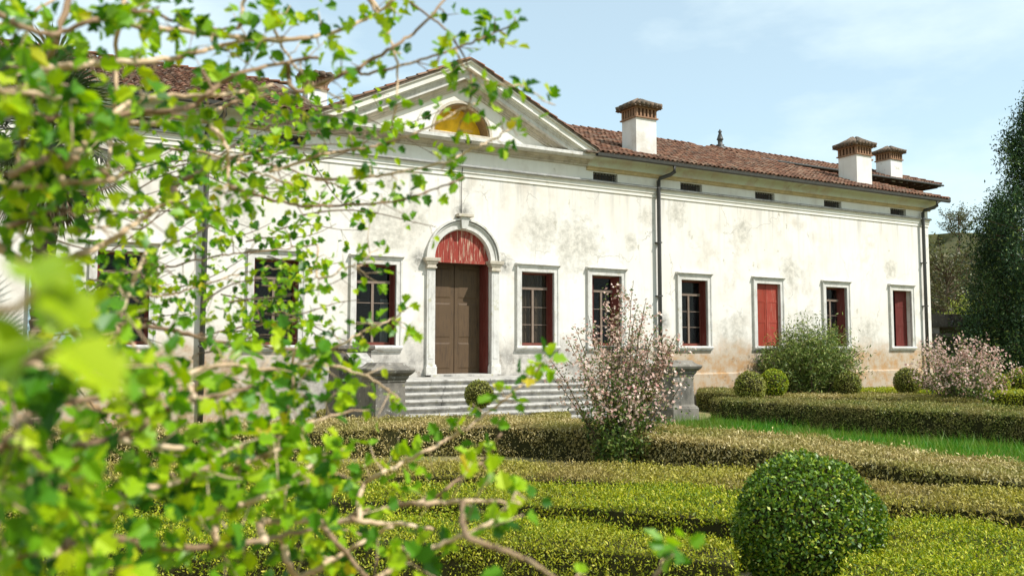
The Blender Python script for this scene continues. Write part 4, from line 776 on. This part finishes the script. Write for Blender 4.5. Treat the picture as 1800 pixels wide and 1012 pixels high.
# main branches: points of the photograph with the distance at which each grows, radius at the near end (m)
BR = [
 ([(-40,60,1.5),(60,20,1.5),(140,-30,1.5)],.004), ([(130,-30,1.3),(92,90,1.3),(52,190,1.3),(30,290,1.3),(-20,420,1.25)],.006), ([(215,-30,1.4),(205,80,1.4),(202,185,1.4),(190,300,1.4)],.005),
 ([(-60,205,1.25),(100,208,1.3),(220,200,1.35),(330,190,1.4),(372,160,1.45),(425,128,1.5),(560,100,1.6)],.007), ([(60,122,1.2),(110,118,1.22),(165,112,1.25),(300,103,1.4),(372,85,1.5),(430,72,1.6),(540,66,1.7)],.0065),
 ([(240,46,1.5),(390,62,1.55),(480,72,1.6),(580,58,1.65),(650,30,1.7),(720,-20,1.7)],.006), ([(520,160,1.6),(600,132,1.6),(680,90,1.6),(740,45,1.65),(800,-20,1.65)],.005),
 ([(-60,340,1.15),(80,325,1.15),(190,316,1.2),(230,300,1.25)],.0065), ([(25,305,1.1),(80,280,1.12),(140,280,1.15),(185,305,1.18),(195,322,1.2)],.0055), ([(110,302,1.15),(160,240,1.2),(222,185,1.3),(300,170,1.4),(400,165,1.5),(480,150,1.6)],.006),
 ([(70,476,1.25),(120,455,1.28),(180,430,1.32),(250,385,1.4),(275,368,1.45),(310,350,1.5)],.007), ([(15,398,1.2),(60,378,1.2),(112,368,1.25),(170,372,1.3),(270,372,1.4)],.005), ([(18,396,1.2),(70,402,1.2),(130,404,1.25),(200,398,1.35)],.004),
 ([(308,326,1.7),(345,305,1.75),(395,280,1.8),(470,262,1.9)],.0065), ([(230,215,1.6),(345,215,1.65),(380,195,1.7),(412,180,1.75),(480,165,1.8)],.006), ([(372,222,1.5),(392,245,1.5),(401,280,1.52),(402,335,1.55)],.005),
 ([(230,268,1.9),(310,262,1.95),(400,278,2.0),(500,295,2.1),(600,330,2.2)],.0045), ([(420,290,1.9),(470,310,1.9),(540,335,1.95)],.004), ([(440,340,1.9),(533,361,1.9),(620,360,1.9),(701,352,1.9),(762,332,1.9),(815,313,1.9)],.004),
 ([(480,300,1.8),(567,271,1.8),(630,262,1.8),(688,248,1.8),(750,226,1.8),(809,194,1.8),(842,178,1.8)],.0038), ([(560,315,1.8),(640,312,1.8),(701,302,1.8),(782,285,1.8),(830,262,1.8),(872,243,1.8),(912,213,1.8)],.0038),
 ([(640,130,1.7),(720,112,1.7),(800,86,1.7),(850,66,1.7),(905,42,1.7)],.0034), ([(820,120,1.7),(880,150,1.7),(918,152,1.7),(965,182,1.7)],.0026),
 ([(140,600,1.45),(200,570,1.5),(300,580,1.6),(380,600,1.7),(450,605,1.75),(520,615,1.8)],.0055), ([(150,592,1.3),(205,555,1.35),(238,488,1.4),(262,430,1.5)],.006), ([(185,560,1.4),(215,585,1.4),(245,620,1.45),(268,665,1.5)],.005),
 ([(290,470,2.3),(380,450,2.3),(470,440,2.35),(560,430,2.4)],.0035), ([(280,520,2.3),(340,505,2.3),(400,488,2.35),(470,470,2.4)],.0035), ([(250,560,2.2),(330,590,2.25),(420,575,2.3),(520,560,2.35)],.0035), ([(560,488,2.0),(610,470,2.0),(640,462,2.0),(652,446,2.0)],.0028), ([(520,640,2.0),(600,605,2.0),(655,575,2.0),(690,560,2.0),(720,538,2.0)],.0035),
 ([(-60,795,.95),(60,790,.95),(150,783,1.0),(230,760,1.05),(290,722,1.1),(360,700,1.2),(440,680,1.3)],.0068), ([(210,775,1.1),(320,788,1.2),(400,790,1.3),(480,775,1.4),(520,750,1.5),(620,720,1.6)],.005), ([(20,770,.8),(62,802,.8),(108,852,.85)],.0055), ([(-30,890,.85),(25,862,.85),(60,830,.9),(90,790,.95)],.004),
 ([(-60,985,1.0),(60,975,1.0),(120,962,1.0),(165,930,1.05),(215,878,1.1),(258,838,1.15)],.0068), ([(120,950,1.05),(200,945,1.05),(280,962,1.1),(380,958,1.15),(480,945,1.2),(600,915,1.3)],.0065), ([(460,918,1.4),(540,915,1.4),(620,915,1.42),(700,920,1.45),(760,930,1.5)],.0065), ([(560,915,1.3),(595,955,1.3),(640,1010,1.3),(670,1050,1.3)],.0055),
 ([(520,1010,1.3),(590,980,1.35),(640,950,1.4),(690,925,1.45)],.0055), ([(640,852,1.6),(700,816,1.65),(773,780,1.7),(828,747,1.75),(897,694,1.8),(950,645,1.8)],.0048), ([(620,905,1.5),(700,889,1.5),(762,875,1.52),(800,845,1.55),(850,808,1.6),(880,760,1.6)],.005), ([(740,886,1.3),(800,880,1.3),(850,880,1.3),(890,882,1.3)],.0045),
 ([(820,940,1.0),(880,965,1.0),(930,985,1.0),(985,1020,1.0)],.0045), ([(1120,1050,1.1),(1150,1012,1.1),(1172,985,1.1),(1188,962,1.1)],.0035), ([(395,830,1.3),(440,810,1.3),(490,790,1.35),(520,770,1.4)],.0045), ([(500,740,1.4),(510,700,1.4),(516,660,1.45)],.004), ([(380,900,1.2),(430,885,1.2),(480,860,1.25),(540,820,1.3),(600,800,1.4)],.005),
 ([(170,1020,.9),(160,980,.9),(150,950,.95)],.004), ([(-60,660,.8),(40,640,.8),(120,650,.85),(220,640,.9),(300,615,1.0)],.005), ([(-60,560,.6),(30,540,.5),(70,500,.42),(95,470,.36)],.0035), ([(-60,690,.6),(20,650,.5),(70,625,.42),(100,605,.36)],.0035), ([(-60,130,1.0),(0,160,1.0),(70,165,1.05),(140,180,1.1)],.005), ([(-60,20,1.1),(20,40,1.1),(90,60,1.2),(180,30,1.3),(260,20,1.4),(340,50,1.5),(420,50,1.6)],.005), ([(440,-20,1.6),(470,20,1.6),(500,90,1.6),(540,140,1.65),(600,175,1.7)],.004), ([(640,-20,1.6),(665,30,1.6),(690,80,1.6),(700,140,1.65),(690,220,1.7)],.0038), ([(700,-10,1.7),(790,60,1.7),(830,150,1.7),(800,240,1.75)],.003), ([(330,660,1.3),(400,640,1.4),(470,650,1.5),(560,640,1.6),(640,660,1.7),(700,700,1.7)],.0045),
 ([(60,720,.95),(160,700,1.0),(260,690,1.1),(330,660,1.25)],.005), ([(640,1040,1.2),(700,990,1.2),(760,960,1.2),(850,925,1.2),(900,880,1.25)],.0045), ([(240,860,1.1),(330,840,1.15),(400,790,1.2)],.005)]
CL = '''20,20;60,35;20,70;60,110;30,180;110,70;150,90;180,30;120,150;20,260;60,240;150,180;230,20;265,15;320,40;370,60;330,15;420,50;455,35;470,15;510,10;560,20;600,40;640,20;680,60;695,20;560,80;540,120;510,140;600,100;480,100;450,80;660,110;700,100;420,200;300,200;340,230;250,150;190,220;130,215;60,300;110,330;160,270;210,260;240,290;270,270;290,300;200,370;250,345;330,340;350,380;310,370;420,330;455,250;430,240;480,300;510,340;440,370;400,400;390,420;480,420;500,470;540,450;520,500;560,480;340,440;370,440;330,410;290,430;210,470;190,500;230,500;260,480;290,530;310,560;330,510;360,500;390,540;420,560;450,540;470,580;540,560;570,590;560,520;600,330;625,320;650,290;640,300;670,340;700,345;720,340;740,330;690,310;660,240;700,220;690,260;610,230;560,230;530,220;590,210;780,20;800,70;790,60;770,100;850,50;860,30;905,40;880,60;915,155;965,180;850,150;870,170;840,160;800,150;790,130;830,232;905,205;880,210;910,240;800,285;780,300;800,315;640,445;660,440;650,560;660,570;640,590;690,570;715,540;720,590;50,700;120,660;60,760;200,640;180,690;250,660;300,640;330,660;360,700;280,700;400,640;430,650;450,680;480,660;520,640;560,640;540,700;500,720;470,710;420,720;590,690;640,680;650,720;620,650;700,710;380,760;340,780;300,760;230,820;260,840;210,860;300,830;350,820;420,790;380,840;480,800;520,790;560,800;600,790;440,840;500,860;540,860;470,900;560,900;620,850;680,830;700,860;720,800;650,780;760,760;800,740;830,710;850,790;830,810;860,830;870,900;900,870;930,880;100,870;50,900;30,960;90,930;150,900;60,1000;160,980;240,930;300,920;350,900;400,930;330,980;430,980;500,960;560,970;620,990;700,960;720,990;780,940;760,980;850,920;870,690;880,680;930,660;950,640;965,635;1170,970;1190,960;240,720;130,740;30,640;200,600;30,330;90,380;150,340;40,420;120,430;100,200;500,240;470,200;510,190;380,130;440,150;400,100;30,130;240,90;500,400;530,390;440,300;390,300;460,330;340,300;370,330;520,540;490,530;500,600;440,600;580,560;130,820;20,830;160,790;100,820;640,900;660,940;580,840;640,820;520,900;700,770;740,830;380,800;330,870;420,870'''
CL = [tuple(map(float, q.split(','))) for q in CL.split(';')]
def catmull(P, n=8):
    P = np.array(P, float); P = np.r_[[2*P[0]-P[1]], P, [2*P[-1]-P[-2]]]; out = []
    for i in range(1, len(P)-2):
        for t in np.linspace(0, 1, n, endpoint=False):
            a_, b_, c_, d_ = P[i-1:i+3]; out.append(.5*((2*b_)+(c_-a_)*t+(2*a_-5*b_+4*c_-d_)*t*t+(3*b_-a_-3*c_+d_)*t**3))
    return np.array(out+[P[-2]])
stems = MB(); sx = [(-420, 1.5, .020), (-300, 1.2, .016), (-520, 1.9, .018)]
for x, d, r in sx:
    q = [pix(x+40*math.sin(y*.01), y, d) for y in (-250, 0, 250, 500, 750, 1000)]; q.append(np.array([q[-1][0]-.1, q[-1][1]-.1, -.1])); stems.tube(q[::-1], r, r*.35, 8)
local(stems.build('stems', M['bark'], None), shrub)
curves = []; allp = []
for pts, r in BR:
    if pts[0][0] < 20: pts = [(-320, pts[0][1]+120, max(pts[0][2], 1.2))]+pts
    elif allp:                                                  # spring from the nearest earlier branch
        A = np.concatenate(allp); d_ = np.hypot(A[:, 0]-pts[0][0], A[:, 1]-pts[0][1]); j = d_.argmin()
        if d_[j] < 220: pts = [tuple(A[j])]+pts
    c = catmull(pts); c[:, 2] *= 1+.02*np.sin(np.arange(len(c))*.7+len(curves)); c[:, :2] += rng.normal(0, 1.2, (len(c), 2)); curves.append((c, r)); allp.append(c)
def lobed(seed, lob):
    r_ = np.random.default_rng(seed); half = [(.0, .0), (.24, .06), (.45*lob, .20), (.46*lob, .40), (.31, .48), (.41*lob, .62), (.36*lob, .80), (.20, .80), (.13, .97), (0, 1.04)]
    V = []; F = []
    for sg in (-1, 1):
        o = len(V)
        for x, y in half: V.append((sg*x*(1+r_.normal(0, .06)), y+r_.normal(0, .015)*(x > 0), .34*abs(x)-.30*y*y+.10*math.sin(7*y+9*abs(x))*abs(x)+r_.normal(0, .02)))
        for q in ((0, 1, 4), (1, 2, 3), (1, 3, 4), (0, 4, 7), (4, 5, 6), (4, 6, 7), (0, 7, 9), (7, 8, 9)): F.append(tuple(o+i for i in (q if sg > 0 else q[::-1])))
    V2 = np.array(V); V2[:, 1] += .25                           # short leaf stalk
    s_ = len(V2); V2 = np.r_[V2, [(-.012, 0, 0), (.012, 0, 0), (.012, .27, .0), (-.012, .27, .0)]]; F += [(s_, s_+1, s_+2), (s_, s_+2, s_+3)]
    return V2, np.array(F)
LF = [lobed(1, 1.0), lobed(2, .85), lobed(3, 1.15)]
lm = []
for V_, F_ in LF:
    me = bpy.data.meshes.new('leaf'); me.from_pydata([tuple(v) for v in V_], [], [tuple(map(int, f)) for f in F_]); me.materials.append(M['fleaf']); me.polygons.foreach_set('use_smooth', [True]*len(F_)); lm.append(me)
M['yleaf'] = leafmat('sunlit_young_leaf', (0, (.17, .30, .004)), (1, (.34, .44, .005)), trans=.35, rough=.45); me = lm[0].copy(); me.materials.clear(); me.materials.append(M['yleaf']); lm.append(me); LF.append(LF[0])  # young-leaf yellow with the sunlit look put into its colour
L_all = []                                                     # (size in pixels, matrix, kind)
def add_leaf(p, dirv, size, face=.7, kind=None):
    t = dirv+rng.normal(0, .55, 3); t /= np.linalg.norm(t); n_ = np.array(to_sun)*face+rng.normal(0, .75, 3)-fw*face*.5; n_ = n_-t*(n_@t); n_ /= np.linalg.norm(n_)+1e-6; b_ = np.cross(t, n_)
    A = np.eye(4); A[:3, 0] = b_*size; A[:3, 1] = t*size; A[:3, 2] = n_*size; A[:3, 3] = p
    x, y, w = proj(p); L_all.append((size*FPX/max(w, .1)*(1 if -40 < x < 1840 and -40 < y < 1050 else .01), A, rng.integers(0, 3) if kind is None else kind))
bmesh_parts = [MB() for _ in curves]; C3 = []
for i, (c, r) in enumerate(curves):
    q = np.array([pix(*p_) for p_ in c]); C3.append(q); bmesh_parts[i].tube(q, r, max(r*.45, .0011), 7)
def lsize(d, y): return (.016+.009*rng.random()) if d > 2.1 else (.019+.014*rng.random())*(.93 if y > 610 else (.92 if y < 330 and d < 1.55 else .86))
# leafy twigs to every clump
A2 = np.concatenate([c for c, _ in curves]); own = np.concatenate([[i]*len(c) for i, (c, _) in enumerate(curves)]); A3 = np.concatenate(C3)
for (x, y) in CL:
    d_ = np.hypot(A2[:, 0]-x, A2[:, 1]-y)+rng.uniform(0, 12, len(A2)); j = d_.argmin(); dd = A2[j, 2]*(1+rng.normal(0, .04)); tip = pix(x, y, dd); p0_ = A3[j]
    mid = (p0_+tip)/2+rng.normal(0, .008, 3); tw = [p0_, mid, tip]; bmesh_parts[own[j]].tube(tw, .0016, .0009, 5)
    dirv = (tip-p0_)/(np.linalg.norm(tip-p0_)+1e-6); ln_ = np.linalg.norm(tip-p0_); n_ = rng.integers(8, 12) if (y > 610 and x < 640) or x < 200 else rng.integers(6, 10) if x < 620 else rng.integers(4, 7)
    if dd > 2.1: n_ += 4
    for k_ in range(n_):
        f_ = 1-.5*rng.random()**1.5*min(1, .05/max(ln_, .02)) if k_ < n_-2 else rng.uniform(.3, 1); b_ = p0_+(tip-p0_)*f_+rng.normal(0, .012 if x < 620 else .008, 3)*(1+.8*(dd > 2.1)); dv = dirv*.5+rng.normal(0, .8, 3); dv /= np.linalg.norm(dv); add_leaf(b_, dv, lsize(dd, y))
# leaves and short shoots straight off the branches
for i, (c, r) in enumerate(curves):
    q = C3[i]; seg = np.linalg.norm(np.diff(q, axis=0), axis=1); tot = seg.sum(); xm = c[:, 0].mean(); dens = (22 if c[:, 1].mean() > 600 and xm < 600 else 13 if xm < 450 else (10 if xm < 620 else 6))*(c[len(c)//2, 2] > .7)
    for _ in range(int(tot*dens)):
        j = rng.integers(1, len(q)-1)
        if c[j, 0] < -60 or (r > .006 and rng.random() < .5): continue
        tg = q[j+1]-q[j-1]; tg /= np.linalg.norm(tg)+1e-6; dv = rng.normal(0, 1, 3)+tg*.6; dv /= np.linalg.norm(dv); l_ = rng.uniform(.02, .085); e_ = q[j]+dv*l_
        bmesh_parts[i].tube([q[j], (q[j]+e_)/2+rng.normal(0, .004, 3), e_], .0013, .0007, 4)
        for k_ in range(rng.integers(1, 4)): add_leaf(q[j]+dv*l_*(1-.3*k_*rng.random()), dv+rng.normal(0, .4, 3), lsize(c[j, 2], c[j, 1]))
# thin background twigs of the same shrub, farther back
tw_b = MB()
for _ in range(70):
    x, y = rng.uniform(60, 560), rng.uniform(150, 660); d = rng.uniform(2.1, 3.0); a_ = rng.normal(0, .35); l_ = rng.uniform(90, 260); q2 = [(x+l_*t*math.cos(a_), y-l_*t*math.sin(a_)+14*math.sin(t*4+x), d+.15*t) for t in np.linspace(0, 1, 6)]
    q = np.array([pix(*p_) for p_ in catmull(q2, 4)]); tw_b.tube(q, .0028, .001, 5)
    for k_ in range(rng.integers(3, 12)):
        j = rng.integers(2, len(q)-1); dv = rng.normal(0, 1, 3); dv /= np.linalg.norm(dv); e_ = q[j]+dv*rng.uniform(.01, .05); tw_b.tube([q[j], e_], .001, .0006, 3)
        for _k in range(2): add_leaf(e_+rng.normal(0, .006, 3), dv+rng.normal(0, .6, 3), rng.uniform(.016, .028))
local(tag(tw_b.build('twigs', M['darkbark'], None), kind='stuff'), shrub)
k = Mat('brown_bark', .9, .15); k.color(k.ramp(k.noise(9, 6, .65), (.3, (.10, .062, .035)), (.5, (.26, .17, .10)), (.75, (.44, .32, .20)))); M['midbark'] = k.m
for i, b in enumerate(bmesh_parts): local(b.build('branch', M['midbark' if i % 5 in (1, 3) else 'bark'], None, smooth=True), shrub)
# two leaf sprays very close to the lens
for (x, y, d, n_, sz) in ((35, 480, .36, 3, .026), (92, 600, .35, 4, .029), (25, 690, .5, 3, .030)):
    for k_ in range(n_): add_leaf(pix(x+rng.normal(0, 14), y+rng.normal(0, 10), d*(1+rng.normal(0, .05))), rng.normal(0, 1, 3), sz, 3.0, 3)
L_all.sort(key=lambda q: -q[0])
for px_, A, kd in L_all[:300]:
    o = bpy.data.objects.new('leaf', lm[kd]); col.objects.link(o); o.parent = shrub; o.matrix_parent_inverse = Matrix.Translation(shrub.location).inverted(); o.matrix_world = Matrix(A.tolist())
    o.matrix_basis = Matrix(A.tolist())
Vs, Fs, tn, off = [], [], [], 0
for px_, A, kd in L_all[300:]:
    V_, F_ = LF[kd]; Vs.append(V_@A[:3, :3].T+A[:3, 3]); Fs.append(F_+off); off += len(V_); tn += [rng.random()]*len(F_)
o = local(npmesh('leaves', np.concatenate(Vs), np.concatenate(Fs), M['fleaf'], None, tn, True), shrub); o['kind'] = 'stuff'
print('shrub leaves', len(L_all))
